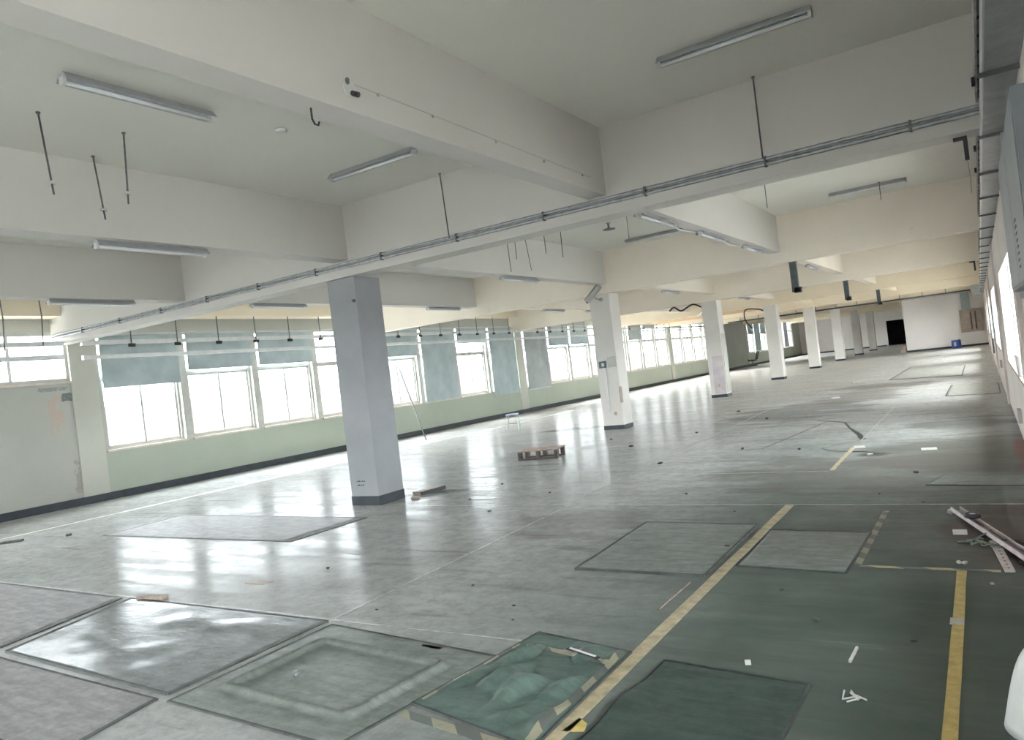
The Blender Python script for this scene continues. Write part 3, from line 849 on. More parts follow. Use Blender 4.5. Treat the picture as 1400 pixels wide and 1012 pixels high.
e = empty('electrical_cabinet', (0.30, 0, 0)); tag(e, 'tall grey electrical cabinet with black louvres high on the right wall', 'electrical cabinet')
MB().box(-0.085, 0.009, 4.0, 6.28, 1.75, 2.6).build('body', m_cabinet, e, bevel=0.004)
MB().box(-0.092, -0.085, 4.02, 5.10, 1.77, 2.58).build('door', m_cabinet, e)
MB().box(-0.092, -0.085, 5.12, 6.26, 1.77, 2.58).build('door', m_cabinet, e)
for q in range(8):
    MB().box(-0.0945, -0.092, 4.72, 4.86, 1.84 + q * 0.035, 1.852 + q * 0.035).build('louvre', m_black, e)
o = MB().box(0.255, 0.30, 6.34, 6.44, 1.70, 2.88).build('cable_duct', m_steel)
tag(o, 'narrow vertical grey duct on the wall beyond the electrical cabinet', 'cable duct')
for j, (yy, lb) in enumerate(((9.15, 'pale vertical conduit in the wall recess, first of three past the cabinet'), (10.6, 'pale vertical conduit in the wall recess, middle one of three'), (11.9, 'pale vertical conduit in the wall recess, last of three'))):
    o = MB().tube([(0.385, yy, 0.903), (0.385, yy, 2.245)], 0.018, 10).build('wall_conduit', m_alu)
    tag(o, lb, 'conduit', 'vertical conduits on the right wall')
e = empty('plastic_cup', (0.345, 10.0, 0.90)); tag(e, 'white plastic cup standing on the stained window ledge', 'cup')
MB().lathe([(0.05, 0.0), (0.052, 0.01), (0.065, 0.22), (0.07, 0.225)], n=20).build('body', m_plastic, e, smooth=True)
MB().lathe([(0.072, 0.0), (0.072, 0.02), (0.03, 0.035)], (0, 0, 0.225), 20).build('lid', m_plastic, e)
# marks and fittings lower on the right wall
for (yy, zz, lb) in ((11.0, 0.35, 'small box low on the right wall under the window ledge'), (19.5, 0.55, 'small pale box low on the right wall beyond the window')):
    e = empty('wall_box', (XR - 0.001, yy, zz)); tag(e, lb, 'wall box')
    MB().box(-0.04, 0, -0.16, 0.16, -0.08, 0.08).build('body', m_frame, e, bevel=0.005)
    MB().box(-0.045, -0.04, -0.05, 0.05, -0.04, 0.04).build('cover', m_alu, e)
for (yy, z0, z1, lb) in ((22.0, 1.2, 1.9, 'short dark pipe on the right wall, nearer of two'), (29.0, 0.4, 1.5, 'short dark pipe on the right wall, farther of two')):
    o = MB().tube([(XR - 0.03, yy, z0), (XR - 0.03, yy, z1)], 0.025, 8).build('wall_pipe', m_rod)
    tag(o, lb, 'pipe')

# white sack standing against the right wall close to the camera
sk = MB()
prof = []
for t_ in range(13):
    q = t_ / 12
    prof.append((0.175 * (1 - 0.45 * q) * (1 - q ** 5) ** 0.5 + 0.006, 0.36 * q))
sk.lathe(prof, (0.098, 3.42, 0.0), 32)
o = sk.build('plastic_sack', m_plastic, smooth=True)
tag(o, 'white rounded plastic sack slumped on the floor against the right wall', 'sack')

# ------------------------------------------------------------------ far end fittings
o = MB().tube([(-14.0, 49.38, 3.24), (-0.30, 49.38, 3.24)], 0.045, 10)
e = empty('sprinkler_pipe', (0, 0, 0)); tag(e, 'long thin sprinkler pipe hung across the hall before the far white partition', 'pipe')
o = o.build('pipe', m_traydk, e)
x = -13.2
while x < -0.4:
    MB().tube([(x, 49.38, 3.26), (x, 49.38, 3.72), (x, 49.50, 3.74)], 0.02, 6).build('hanger', m_rod, e); x += 1.17
e = empty('wall_cupboard', (-0.45, YF - 0.02, 0)); tag(e, 'brown cupboard with two dark vertical slots on the far white partition', 'cupboard')
MB().box(-0.56, 0.56, -0.30, 0.019, 0.86, 2.20).build('body', m_brown, e, bevel=0.01)
MB().box(-0.03, 0.05, -0.312, -0.30, 0.98, 2.05).build('slot', m_dirt, e)
MB().box(0.20, 0.28, -0.312, -0.30, 0.98, 2.05).build('slot', m_dirt, e)
e = empty('vertical_duct', (-0.62, YF - 0.02, 0)); tag(e, 'grey-green vertical duct rising from the brown cupboard at the far end', 'duct')
MB().box(-0.25, 0.20, -0.2, 0.019, 2.21, 3.22).build('duct', simple('grey_green_duct', (0.36, 0.42, 0.39), 0.6), e)
MB().box(-0.27, 0.22, -0.22, 0.019, 2.70, 2.74).build('joint_band', m_steel, e)
e = empty('box_duct', (0.02, 49.48, 2.92)); tag(e, 'large grey box duct at the far end of the cable trays', 'duct')
MB().box(-0.24, 0.28, -1.2, 0.0, 0.0, 1.15).build('body', m_frame, e, bevel=0.01)
MB().box(-0.26, 0.285, -1.22, -1.19, -0.02, 1.17).build('flange', m_steel, e)
e = empty('plastic_drum', (-1.33, YF - 0.75, 0)); tag(e, 'small blue plastic drum on the floor before the far white partition', 'drum')
MB().lathe([(0.22, 0), (0.25, 0.03), (0.25, 0.2), (0.262, 0.21), (0.25, 0.23), (0.25, 0.44), (0.22, 0.47)], n=24).build('body', m_blue, e, smooth=True)
MB().lathe([(0.235, 0.47), (0.235, 0.50), (0.2, 0.51)], n=24).build('lid', m_plastic, e)
MB().box(-0.12, 0.0, -0.266, -0.255, 0.12, 0.36).build('paper_label', m_paper, e)
e = empty('cardboard_scrap', (-4.15, YF + 0.1, 0)); tag(e, 'folded brown cardboard propped at the corner of the white partition', 'cardboard')
b = MB(); vs0 = [b.bm.verts.new(p) for p in ((-0.3, -0.15, 0), (0.1, -0.2, 0), (0.1, 0.2, 0), (-0.2, 0.2, 0), (0.08, 0.0, 0.5))]
for f_ in ((0, 1, 4), (1, 2, 4), (2, 3, 4), (3, 0, 4), (3, 2, 1, 0)): b.bm.faces.new([vs0[q] for q in f_])
b.build('folded_sheet', m_brown, e)
e = empty('broken_chair', (-14.7, 57.0, 0)); tag(e, 'dark broken office chair by the far window wall left of the third column', 'chair')
MB().box(-0.28, 0.28, -0.28, 0.28, 0.40, 0.50).build('seat', m_black, e, bevel=0.03)
MB().bar((0.25, 0.2, 0.5), (0.42, 0.3, 1.10), 0.5, 0.07).build('backrest', m_black, e)
MB().tube([(0, 0, 0.08), (0, 0, 0.40)], 0.03, 8).build('stem', m_rod, e)
for q in range(5):
    a = q * 2 * math.pi / 5
    MB().bar((0, 0, 0.1), (0.33 * math.cos(a), 0.33 * math.sin(a), 0.04), 0.05, 0.04).build('leg', m_black, e)
# ragged soffit strips and loose cables in the far left bays
m_orange = simple('bare_board', (0.66, 0.45, 0.26), 0.8, 0, 0.2, 3)
for (x0, x1, y0, y1, z, lb) in ((-14.6, -9.0, 33.6, 38.5, 3.30, 'torn bare board soffit hanging in the far left bay past the camera column'),
                                (-14.6, -8.5, 42.2, 48.5, 3.45, 'orange bare board soffit past the third column')):
    e = empty('ceiling_board', (0, 0, z)); tag(e, lb, 'ceiling board')
    MB().box(x0, x1, y0, y1, 0, 0.025).build('board', m_orange, e)
    for q in range(4):
        xx = x0 + (x1 - x0) * (q + 0.5) / 4
        MB().tube([(xx, (y0 + y1) / 2, 0.025), (xx, (y0 + y1) / 2, ZC - z)], 0.012, 6).build('hanger', m_rod, e)
    nb = MB()
    for q in range(12):
        xx = random.uniform(x0, x1 - 1.2)
        nb.box(xx, xx + random.uniform(0.3, 1.1), y0 + 0.02, y0 + 0.5, -0.02, -0.001)
    nb.build('torn_edge', m_dirt, e)
for (pts, lb) in (([(-7.79, 24.6, 3.05), (-8.0, 24.3, 3.18), (-8.3, 24.0, 3.0), (-8.5, 23.9, 3.15), (-8.7, 24.0, 3.05)], 'looped black cable at the head of the third column'),
                  ([(-7.79, 33.0, 3.0), (-7.95, 32.5, 3.1), (-8.4, 32.4, 3.12), (-8.45, 32.4, 2.7), (-8.2, 32.4, 2.3)], 'thick black cable arching down beside the fourth column')):
    sm = []
    for i in range(len(pts) - 1):
        p0, p1, p2, p3 = (Vector(pts[max(0, min(len(pts) - 1, i + q))]) for q in (-1, 0, 1, 2))
        for t_ in (0, 0.25, 0.5, 0.75):
            sm.append(0.5 * ((2 * p1) + (p2 - p0) * t_ + (2 * p0 - 5 * p1 + 4 * p2 - p3) * t_ ** 2 + (3 * p1 - p0 - 3 * p2 + p3) * t_ ** 3))
    sm.append(Vector(pts[-1]))
    o = MB().tube(sm, 0.028, 8).build('loose_cable', m_black, smooth=True)
    tag(o, lb, 'cable')
o = MB().tube([(-7.79, 24.85, 2.95), (-10.6, 32.7, 3.17)], 0.03, 8).build('slanting_pipe', m_alu)
tag(o, 'thin pale slanting pipe between third and fourth columns', 'pipe')

# ------------------------------------------------------------------ floor lines
def tape(poly, mat, name, label, cat, z=0.0022, group=None):
    xs = [p[0] for p in poly]; ysl = [p[1] for p in poly]
    cx, cy = sum(xs) / len(xs), sum(ysl) / len(ysl)
    o = MB().slab([(x - cx, y - cy) for x, y in poly], 0.0004, z).build(name, mat, loc=(cx, cy, 0))
    return tag(o, label, cat, group)
def line(x0, y0, x1, y1, w, mat, name, label, cat='floor tape', z=0.0022, wob=0.0):
    a, b = Vector((x0, y0)), Vector((x1, y1)); d = (b - a).normalized(); s = Vector((-d.y, d.x)) * w / 2
    n = 14 if wob else 1
    L, R_ = [], []
    for i in range(n + 1):
        p = a + (b - a) * i / n
        k1, k2 = (random.uniform(-wob, wob), random.uniform(-wob, wob)) if wob else (0, 0)
        nrm = Vector((-d.y, d.x))
        L.append(p + s + nrm * k1); R_.append(p - s + nrm * k2)
    return tape([tuple(q) for q in R_] + [tuple(q) for q in L[::-1]], mat, name, label, cat, z)
line(-1.745, 1.6, -1.745, 7.52, 0.085, m_tan, 'floor_tape', 'wide scuffed tan tape line between the large mats', wob=0.004)
line(-1.675, 9.46, -1.675, 11.35, 0.06, m_tan, 'floor_tape', 'short worn yellow tape piece beside the jagged floor crack', wob=0.008)
line(-1.665, 12.0, -1.65, 17.0, 0.018, m_pale, 'floor_tape', 'thin faint line continuing the worn yellow tape down the hall')
line(-0.263, 1.5, -0.263, 5.5, 0.056, m_yellow, 'floor_tape', 'bright yellow tape line on the dark green floor at the right', wob=0.002)
tape([(-0.30, 4.50), (-0.235, 4.50), (-0.235, 4.60), (-0.30, 4.60)], m_paper, 'paper_sticker', 'small white sticker on the bright yellow tape', 'sticker', 0.0032)
line(-4.07, 2.45, -4.22, 7.6, 0.022, m_pale, 'floor_joint_strip', 'long pale joint strip running from the glossy mat corner towards the first column', 'floor strip', wob=0.004)
line(-6.4, 7.56, 0.25, 7.52, 0.02, m_pale, 'floor_joint_strip', 'pale joint strip crossing the whole hall in front of the first column', 'floor strip')
line(-9.4, 3.735, -2.45, 3.70, 0.016, m_pale, 'floor_joint_strip', 'torn pale strip crossing above the near floor mats', 'floor strip', wob=0.006)
line(-3.75, 9.45, -1.70, 9.42, 0.02, m_pale, 'floor_joint_strip', 'faint pale strip meeting the short worn yellow tape', 'floor strip')
line(-12.85, 5.0, -12.80, 14.0, 0.10, m_paleyel, 'floor_tape', 'wide faded cream line parallel to the window wall', wob=0.004)
line(-12.80, 14.4, -12.78, 24.0, 0.14, m_paleyel, 'floor_tape', 'faded cream line by the window wall continuing behind the first column', wob=0.004)
line(-4.30, 7.75, -4.6, 24.0, 0.018, m_pale, 'floor_joint_strip', 'pale joint strip running down the middle of the hall beyond the first column', 'floor strip', wob=0.004)
line(-0.885, 5.55, -0.87, 7.25, 0.05, m_hazard, 'hazard_tape', 'black and yellow hazard tape along the side of the stained green mat')
line(-0.87, 5.52, -0.05, 5.52, 0.045, m_hazard2, 'hazard_tape', 'faded hazard tape meeting the top of the bright yellow line')
line(-2.80, 2.74, -1.95, 2.62, 0.06, m_hazard, 'hazard_tape', 'hazard tape on the floor showing below the crumpled green mat')
tape([(-1.74, 2.80), (-1.64, 2.83), (-1.66, 2.90), (-1.72, 2.94)], m_yellow, 'tape_scrap', 'small torn yellow tape scrap beside the crumpled mat', 'tape scrap')
# painted corner marks near the middle
line(-3.0, 11.6, -2.6, 15.1, 0.02, m_crack, 'floor_scratch', 'thin dark scratch running to the start of the crack', 'scratch')
line(-3.4, 11.55, -3.0, 11.6, 0.02, m_crack, 'floor_scratch', 'thin dark scratch across, meeting the longer scratch', 'scratch')

# cracks
cr = MB()
pts = [(-2.82, 15.17), (-2.5, 14.9), (-2.26, 14.63), (-2.05, 13.7), (-1.77, 12.72), (-1.72, 12.4), (-1.64, 12.15), (-1.95, 11.7), (-2.1, 11.35), (-1.95, 11.1), (-1.75, 11.0), (-1.47, 10.9), (-1.3, 10.7)]
L, R_ = [], []
for i, p in enumerate(pts):
    w_ = (0.010 + 0.022 * (i in (4, 5, 6)) + random.uniform(0, 0.008))
    L.append((p[0] - w_, p[1] - 0.03)); R_.append((p[0] + w_, p[1] + 0.03))
for i in range(len(pts) - 1):
    cr.slab([L[i], L[i + 1], R_[i + 1], R_[i]], 0.0004, 0.0018)
tag(cr.build('floor_crack', m_crack), 'jagged dark crack zigzagging across the middle of the aisle floor', 'crack')

# ------------------------------------------------------------------ rubber mats
m_edge = simple('dark_mat_edge', (0.05, 0.06, 0.055), 0.6, 0, 0.3, 8)
def mat_sheet(poly, mat, label, z=0.006, wav=0.0, n=16, seed=1, ridge=None, curl=None, name='floor_mat', hz=None, edge=True):
    """poly: four corners; a sheet with optional waves, a raised ridge and a lifted edge"""
    rnd = random.Random(seed)
    ph = [rnd.uniform(0, 6.28) for _ in range(8)]
    b = MB(); top = []; bot = []
    P = [Vector((p[0], p[1])) for p in poly]
    def pos(u, v):
        return (P[0] * (1 - u) + P[1] * u) * (1 - v) + (P[3] * (1 - u) + P[2] * u) * v
    def hgt(u, v):
        h = z
        if wav:
            e_ = min(u, 1 - u, v, 1 - v) * 6; e_ = min(1, e_)
            h += wav * e_ * max(0, 0.45 * math.sin(9 * v + 3 * u + ph[0]) + 0.35 * math.sin(16 * v - 5 * u + ph[1]) + 0.3 * math.sin(13 * u + 7 * v + ph[2]) + 0.25 * math.sin(27 * u - 9 * v + ph[3]) + 0.1)
        if ridge:
            d = max(abs(u - 0.5) / ridge[0], abs(v - 0.5) / ridge[1])
            h += ridge[2] * math.exp(-((d - 1) / 0.045) ** 2)
        if curl:
            h += curl(u, v)
        return h
    c = (P[0] + P[1] + P[2] + P[3]) / 4
    for i in range(n + 1):
        tr, br = [], []
        for j in range(n + 1):
            u, v = i / n, j / n
            ju, jv = u, v
            if i in (0, n): jv = v
            p = pos(ju, jv) - c; h = hgt(u, v)
            tr.append(b.bm.verts.new((p.x, p.y, h))); br.append(b.bm.verts.new((p.x, p.y, max(0.0008, h - max(0.004, z * 0.9)))))
        top.append(tr); bot.append(br)
    for i in range(n):
        for j in range(n):
            b.bm.faces.new((top[i][j], top[i + 1][j], top[i + 1][j + 1], top[i][j + 1]))
            b.bm.faces.new((bot[i][j], bot[i][j + 1], bot[i + 1][j + 1], bot[i + 1][j]))
    for i in range(n):
        b.bm.faces.new((top[i][0], bot[i][0], bot[i + 1][0], top[i + 1][0])); b.bm.faces.new((top[i][n], top[i + 1][n], bot[i + 1][n], bot[i][n]))
        b.bm.faces.new((top[0][i], top[0][i + 1], bot[0][i + 1], bot[0][i])); b.bm.faces.new((top[n][i], bot[n][i], bot[n][i + 1], top[n][i + 1]))
    o = b.build(name, mat, smooth=True, loc=(c.x, c.y, 0))
    tag(o, label, 'floor mat')
    if edge:
        for (u0, v0, u1, v1) in ((0.006, 0, 0.006, 1), (0.994, 0, 0.994, 1), (0, 0.006, 1, 0.006), (0, 0.994, 1, 0.994)):
            hb = MB(); prev = None
            L_ = (P[1] - P[0]).length if abs(u1 - u0) > 0.5 else (P[3] - P[0]).length
            al_u = abs(u1 - u0) > 0.5
            sg = (-1 if (v0 if al_u else u0) < 0.5 else 1)
            for i in range(n + 1):
                t_ = i / n; u, v = u0 + (u1 - u0) * t_, v0 + (v1 - v0) * t_
                if al_u: ui, vi, uo, vo = u, v - 0.005 * sg, u, v + 0.006 * sg
                else: ui, vi, uo, vo = u - 0.005 * sg, v, u + 0.006 * sg, v
                pi_, po = pos(ui, vi) - c, pos(uo, vo) - c
                out = (po - pi_).normalized() * 0.004
                q = [hb.bm.verts.new((pi_.x, pi_.y, hgt(ui, vi) + 0.0015)), hb.bm.verts.new((po.x + out.x, po.y + out.y, hgt(uo, vo) + 0.0015)),
                     hb.bm.verts.new((po.x + out.x * 2, po.y + out.y * 2, 0.0006))]
                if prev:
                    for s_ in range(2): hb.bm.faces.new((prev[s_], prev[s_ + 1], q[s_ + 1], q[s_]))
                prev = q
            hb.build('edge_strip', m_edge, o)
    if hz:
        for (u0, v0, u1, v1, w_) in hz:
            hb = MB(); m_ = 30; prev = None
            for i in range(m_ + 1):
                t_ = i / m_
                u, v = u0 + (u1 - u0) * t_, v0 + (v1 - v0) * t_
                du, dv = (0, w_ / 2) if abs(u1 - u0) > abs(v1 - v0) else (w_ / 2, 0)
                q = []
                for s_ in (-1, 0, 1):
                    uu, vv = min(1, max(0, u + du * s_)), min(1, max(0, v + dv * s_))
                    p = pos(uu, vv) - c; q.append(hb.bm.verts.new((p.x, p.y, hgt(uu, vv) + 0.0025)))
                if prev:
                    for s_ in range(2): hb.bm.faces.new((prev[s_], prev[s_ + 1], q[s_ + 1], q[s_]))
                prev = q
            hb.build('hazard_tape', m_hazard, o)
    return o
mat_sheet([(-2.88, 5.13), (-1.83, 5.11), (-1.84, 6.66), (-2.92, 6.72)], m_mat_grey, 'flat green-grey rubber mat with thick dark edges touching the wide tan tape', 0.014, 0.006, 24, 3)
mat_sheet([(-1.68, 5.40), (-0.93, 5.33), (-0.90, 6.45), (-1.69, 6.50)], m_mat_grey, 'stained green-grey mat between the wide tan tape and the hazard tape', 0.007, 0.006, 20, 4)
mat_sheet([(-2.60, 2.80), (-1.78, 2.62), (-1.79, 3.70), (-2.46, 3.84)], m_mat_green, 'crumpled dark green rubber mat with hazard tape borders overlapping the wide tan tape', 0.010, 0.055, 56, 11,
          hz=[(0.945, 0.03, 0.945, 0.97, 0.06), (0.10, 0.82, 0.92, 0.82, 0.045), (0.03, 0.05, 0.03, 0.8, 0.03)])
mat_sheet([(-4.03, 2.38), (-2.66, 2.33), (-2.50, 3.45), (-4.02, 3.62)], m_mat_grey, 'large grey-green mat with a raised rectangular ridge, left of the crumpled mat', 0.006, 0.0, 64, 5, ridge=(0.36, 0.30, 0.032))
mat_sheet([(-6.27, 2.52), (-4.12, 2.44), (-4.10, 3.66), (-6.62, 3.68)], m_mat_gloss, 'shiny grey mat reflecting the windows, with lifted corner at the left', 0.010, 0.007, 40, 6)
mat_sheet([(-6.0, 1.9), (-4.0, 1.7), (-4.13, 2.38), (-6.25, 2.44)], m_mat_brown, 'dusty brown-grey mat in the bottom corner below the shiny mat', 0.006, 0.008, 24, 7)
mat_sheet([(-9.3, 2.7), (-6.42, 2.55), (-6.72, 3.66), (-9.3, 3.70)], m_mat_brown, 'dull dark mat left of the shiny mat', 0.008, 0.008, 24, 8)
mat_sheet([(-1.66, 2.3), (-0.86, 2.3), (-0.83, 3.56), (-1.58, 3.66)], m_mat_dark, 'dark green mat with one lifted corner, between the tan tape and the yellow line', 0.008, 0.006, 30, 9,
          curl=lambda u, v: 0.03 * max(0, 1 - math.hypot(u - 0.05, v - 0.62) * 6))
mat_sheet([(-10.7, 5.66), (-6.80, 5.66), (-6.76, 6.86), (-10.75, 6.95)], m_mat_brown, 'long dull brown mat lying before the first column', 0.005, 0.004, 20, 10)
mat_sheet([(-0.62, 8.42), (0.24, 8.32), (0.24, 8.85), (-0.50, 8.95)], m_mat_grey, 'pale flat mat near the right wall under the window ledge', 0.006, 0.004, 14, 12)
mat_sheet([(-0.80, 18.6), (0.20, 18.4), (0.22, 21.3), (-0.78, 21.8)], m_mat_beige, 'flat pale mat by the right wall farther down the aisle', 0.006, 0.01, 14, 13)
mat_sheet([(-2.6, 26.0), (-0.6, 25.2), (-0.6, 31.0), (-2.5, 33.5)], m_mat_beige, 'distant flat mat in the aisle before the far partition', 0.006, 0.004, 14, 14)

# ------------------------------------------------------------------ loose things on the floor
def place_box(name, label, cat, loc, size, rz, mat, group=None, bevel=0.003, sub=None):
    o = MB().box(-size[0] / 2, size[0] / 2, -size[1] / 2, size[1] / 2, 0, size[2]).build(name, mat, bevel=bevel, loc=loc)
    o.rotation_euler = (0, 0, rz)
    return tag(o, label, cat, group)

# pallet
e = empty('pallet', (-6.98, 11.70, 0), math.radians(12)); tag(e, 'small wooden pallet lying alone on the floor between the first and second columns', 'pallet')
for yy in (-0.20, 0.20):
    for xx in (-0.345, 0.0, 0.345):
        MB().box(xx - 0.03, xx + 0.03, yy - 0.05, yy + 0.05, 0.022, 0.155).build('block', m_wooddk, e)
    MB().box(-0.375, 0.375, yy - 0.05, yy + 0.05, 0.0, 0.022).build('bottom_board', m_wooddk, e)
for q in range(4):
    yy = -0.205 + q * 0.137
    MB().box(-0.38, 0.38, yy - 0.06, yy + 0.06, 0.155, 0.178).build('deck_board', m_wood, e, bevel=0.002)
# stool
e = empty('stool', (-11.28, 17.55, 0), math.radians(20)); tag(e, 'low stool with a pale blue seat and thin metal legs near the window wall', 'stool')
MB().box(-0.16, 0.16, -0.14, 0.14, 0.44, 0.475).build('seat', simple('pale_blue_seat', (0.45, 0.55, 0.75), 0.4), e, bevel=0.008)
for sx in (-1, 1):
    for sy in (-1, 1):
        MB().tube([(sx * 0.14, sy * 0.12, 0.44), (sx * 0.18, sy * 0.15, 0.0)], 0.011, 8).build('leg', m_steel, e)
for sy in (-1, 1):
    MB().tube([(-0.16, sy * 0.135, 0.2), (0.16, sy * 0.135, 0.2)], 0.007, 6).build('stretcher', m_steel, e)
# debris by the first column
e = empty('metal_offcut', (-7.11, 8.56, 0), math.radians(80)); tag(e, 'dark flat metal offcut on the floor right behind the first column', 'metal offcut')
b = MB(); b.box(-0.24, 0.24, -0.09, 0.09, 0.03, 0.042).box(0.18, 0.24, -0.09, 0.09, 0.0, 0.03).box(-0.24, -0.18, -0.09, 0.09, 0.0, 0.03)
b.build('plate', m_brown, e)
MB().box(-0.24, 0.24, -0.10, -0.09, 0.0, 0.05).build('folded_edge', m_black, e)
o = place_box('plaster_lump', 'small brown plaster lump just right of the first column foot', 'debris', (-6.95, 8.05, 0), (0.12, 0.06, 0.025), 0.4, m_brown)
# leaning pole
o = MB().tube([(-13.56, 16.45, 0.012), (-15.02, 17.35, 2.12)], 0.018, 10).build('leaning_pole', m_rod)
tag(o, 'thin dark pole leaning against the window wall right of the first column', 'pole')
# pieces by the right wall
m_ch = m_pinkmetal
def channel(name, a, b_, w, h, label, lift0=0.0, lift1=0.0):
    a = Vector(a); b_ = Vector(b_); d = (b_ - a); L_ = d.length; ang = math.atan2(d.y, d.x)
    e = empty(name, (a.x, a.y, lift0), ang); tag(e, label, 'metal channel')
    sl = math.atan2(lift1 - lift0, L_)
    mb = MB(); mb.box(0, L_, -w / 2, w / 2, 0, 0.004).build('web', simple(name + '_web', (0.34, 0.29, 0.28), 0.6), e).rotation_euler = (0, -sl, 0)
    MB().box(0, L_, -w / 2, -w / 2 + 0.008, 0.004, h).build('flange', m_ch, e).rotation_euler = (0, -sl, 0)
    MB().box(0, L_, w / 2 - 0.008, w / 2, 0.004, h).build('flange', m_ch, e).rotation_euler = (0, -sl, 0)
    return e
channel('metal_channel', (-0.33, 7.12, 0), (0.13, 5.62, 0), 0.075, 0.035, 'long pinkish metal channel lying slanted by the right wall', 0.03, 0.03)
e = empty('metal_strip', (-0.045, 5.90, 0.0), math.atan2(-0.78, 0.08)); tag(e, 'short pale perforated metal strip lying below the long channel', 'metal strip')
b = MB(); b.box(-0.32, 0.42, -0.028, 0.028, 0.006, 0.018); b.build('strip', m_ch, e)
hb = MB()
for q in range(9): hb.box(-0.28 + q * 0.08, -0.265 + q * 0.08, -0.006, 0.006, 0.018, 0.0195)
hb.build('holes', m_dirt, e)
e = empty('tape_roll', (-0.205, 6.71, 0.068)); tag(e, 'black tape roll resting on the pinkish metal channel', 'tape roll')
MB().torus((0, 0, 0.018), 0.042, 0.018, 28, 10).build('roll', m_black, e, smooth=True)
MB().lathe([(0.022, 0.002), (0.022, 0.032)], n=16).build('core', m_plastic, e)
o = MB().rock((0, 0, 0.028), 0.028).build('paper_ball', m_paper, loc=(-0.37, 7.12, 0)); tag(o, 'crumpled white paper ball at the far tip of the pinkish metal channel', 'paper ball')
place_box('foam_block', 'small white foam block on the floor left of the pinkish metal channel', 'foam block', (-0.29, 6.46, 0), (0.095, 0.05, 0.03), 0.05, m_plastic)
b = MB()
for q in range(5): b.rock((random.uniform(-0.03, 0.03), random.uniform(-0.02, 0.02), 0.014), 0.016, (1.2, 0.9, 0.8))
tag(b.build('torn_paper', m_paper, loc=(-0.27, 5.64, 0)), 'torn white paper lump at the top of the bright yellow tape', 'paper')
# cable tangle
b = MB()
for q in range(9):
    p0 = Vector((-0.30 + q * 0.028, 6.22 - q * 0.012 + random.uniform(-0.05, 0.05), 0.012)); pts = [p0]
    for t_ in range(5):
        p0 = p0 + Vector((random.uniform(0.0, 0.045), random.uniform(-0.07, 0.07), random.uniform(-0.006, 0.014))); p0.z = max(0.008, p0.z); pts.append(p0.copy())
    b.tube(pts, 0.006, 6)
tag(b.build('cable_tangle', m_green_cable, smooth=True), 'tangle of thin grey-green cables under the pinkish metal channel', 'cables')
b = MB()
for q in range(16): b.rock((random.uniform(0.0, 0.25), random.uniform(5.5, 6.3), 0.008), random.uniform(0.012, 0.03), (1.3, 1.2, 0.4))
tag(b.build('rubble', m_dirt), 'brown rubble and dirt heaped by the right wall under the metal channel', 'rubble', kind='stuff')
for (x, y, lx, ly, h_, rz, m_, nm, lb) in (
        (-0.70, 3.96, 0.012, 0.19, 0.012, -0.05, m_plastic, 'plastic_strip', 'thin white curved plastic strip on the dark green floor left of the yellow line'),
        (-1.16, 3.72, 0.028, 0.022, 0.02, 0.4, m_plastic, 'bottle_cap', 'small white cap on the floor near the dark green mat'),
        (-3.00, 3.46, 0.16, 0.035, 0.006, -0.1, m_paper, 'paper_scrap', 'white paper scrap on the torn pale strip'),
        (-1.38, 10.62, 0.07, 0.07, 0.01, 0, m_plastic, 'plastic_ring', 'small white ring in the dark puddle stain'),
        (-1.60, 11.35, 0.14, 0.24, 0.004, 0.2, m_paper, 'paper_scrap', 'pale paper scrap beside the worn yellow tape piece'),
        (-0.72, 10.9, 0.18, 0.22, 0.004, 0.1, m_paper, 'paper_scrap', 'flattened white paper on the floor right of the crack'),
        (-3.51, 25.98, 0.3, 0.35, 0.02, 0.3, m_paper, 'paper_scrap', 'small white scrap far down the aisle'),
        (-3.3, 20.4, 0.2, 0.3, 0.02, 0.3, m_plastic, 'paper_scrap', 'white scrap by the dark floor stain'),
        (-0.10, 5.24, 0.02, 0.02, 0.01, 0.3, m_paper, 'paper_scrap', 'tiny scrap right of the yellow line'),
        (-5.68, 4.33, 0.26, 0.11, 0.003, 0.0, m_brown, 'cardboard_piece', 'small dull brown card lying before the shiny mat'),
        (-12.2, 5.15, 0.28, 0.10, 0.03, 0.7, m_chip, 'dark_offcut', 'small dark offcut on the floor at the far left edge'),
        (-11.5, 5.6, 0.06, 0.06, 0.03, 0.7, m_chip, 'dark_offcut', 'dark crumb near the left edge offcut'),
        (-6.35, 3.72, 0.30, 0.07, 0.03, 0.2, m_wood, 'wood_splinter', 'pale wood splinter at the top corner of the shiny mat')):
    place_box(nm, lb, nm.replace('_', ' '), (x, y, 0), (lx, ly, h_), rz, m_, bevel=0.001)
o = MB().lathe([(0.018, 0.0), (0.022, 0.008), (0.022, 0.022), (0.012, 0.03)], n=12).build('metal_nut', m_steel, loc=(-3.52, 2.86, 0.012)); tag(o, 'small round metal nut lying inside the ridge of the grey-green mat', 'nut')
o = MB().tube([(-1.89, 4.38, 0.008), (-1.885, 4.66, 0.008), (-1.88, 4.95, 0.008)], 0.005, 6).build('thin_stick', m_wood); tag(o, 'thin stick lying just left of the wide tan tape', 'stick')
o = MB().torus((0, 0, 0.005), 0.028, 0.004, 24, 6).build('wire_ring', m_steel, loc=(-1.53, 3.32, 0.001)); tag(o, 'small wire ring on the floor beside the dark green mat', 'ring')
e = empty('buckle_strap', (-1.98, 3.50, 0.055), -0.35); tag(e, 'black strap with a white buckle on the crumpled green mat', 'strap')
MB().box(-0.12, 0.12, -0.012, 0.012, 0, 0.006).build('strap', m_black, e)
MB().box(-0.10, 0.10, -0.006, 0.006, 0.006, 0.010).build('buckle', m_plastic, e)
b = MB()
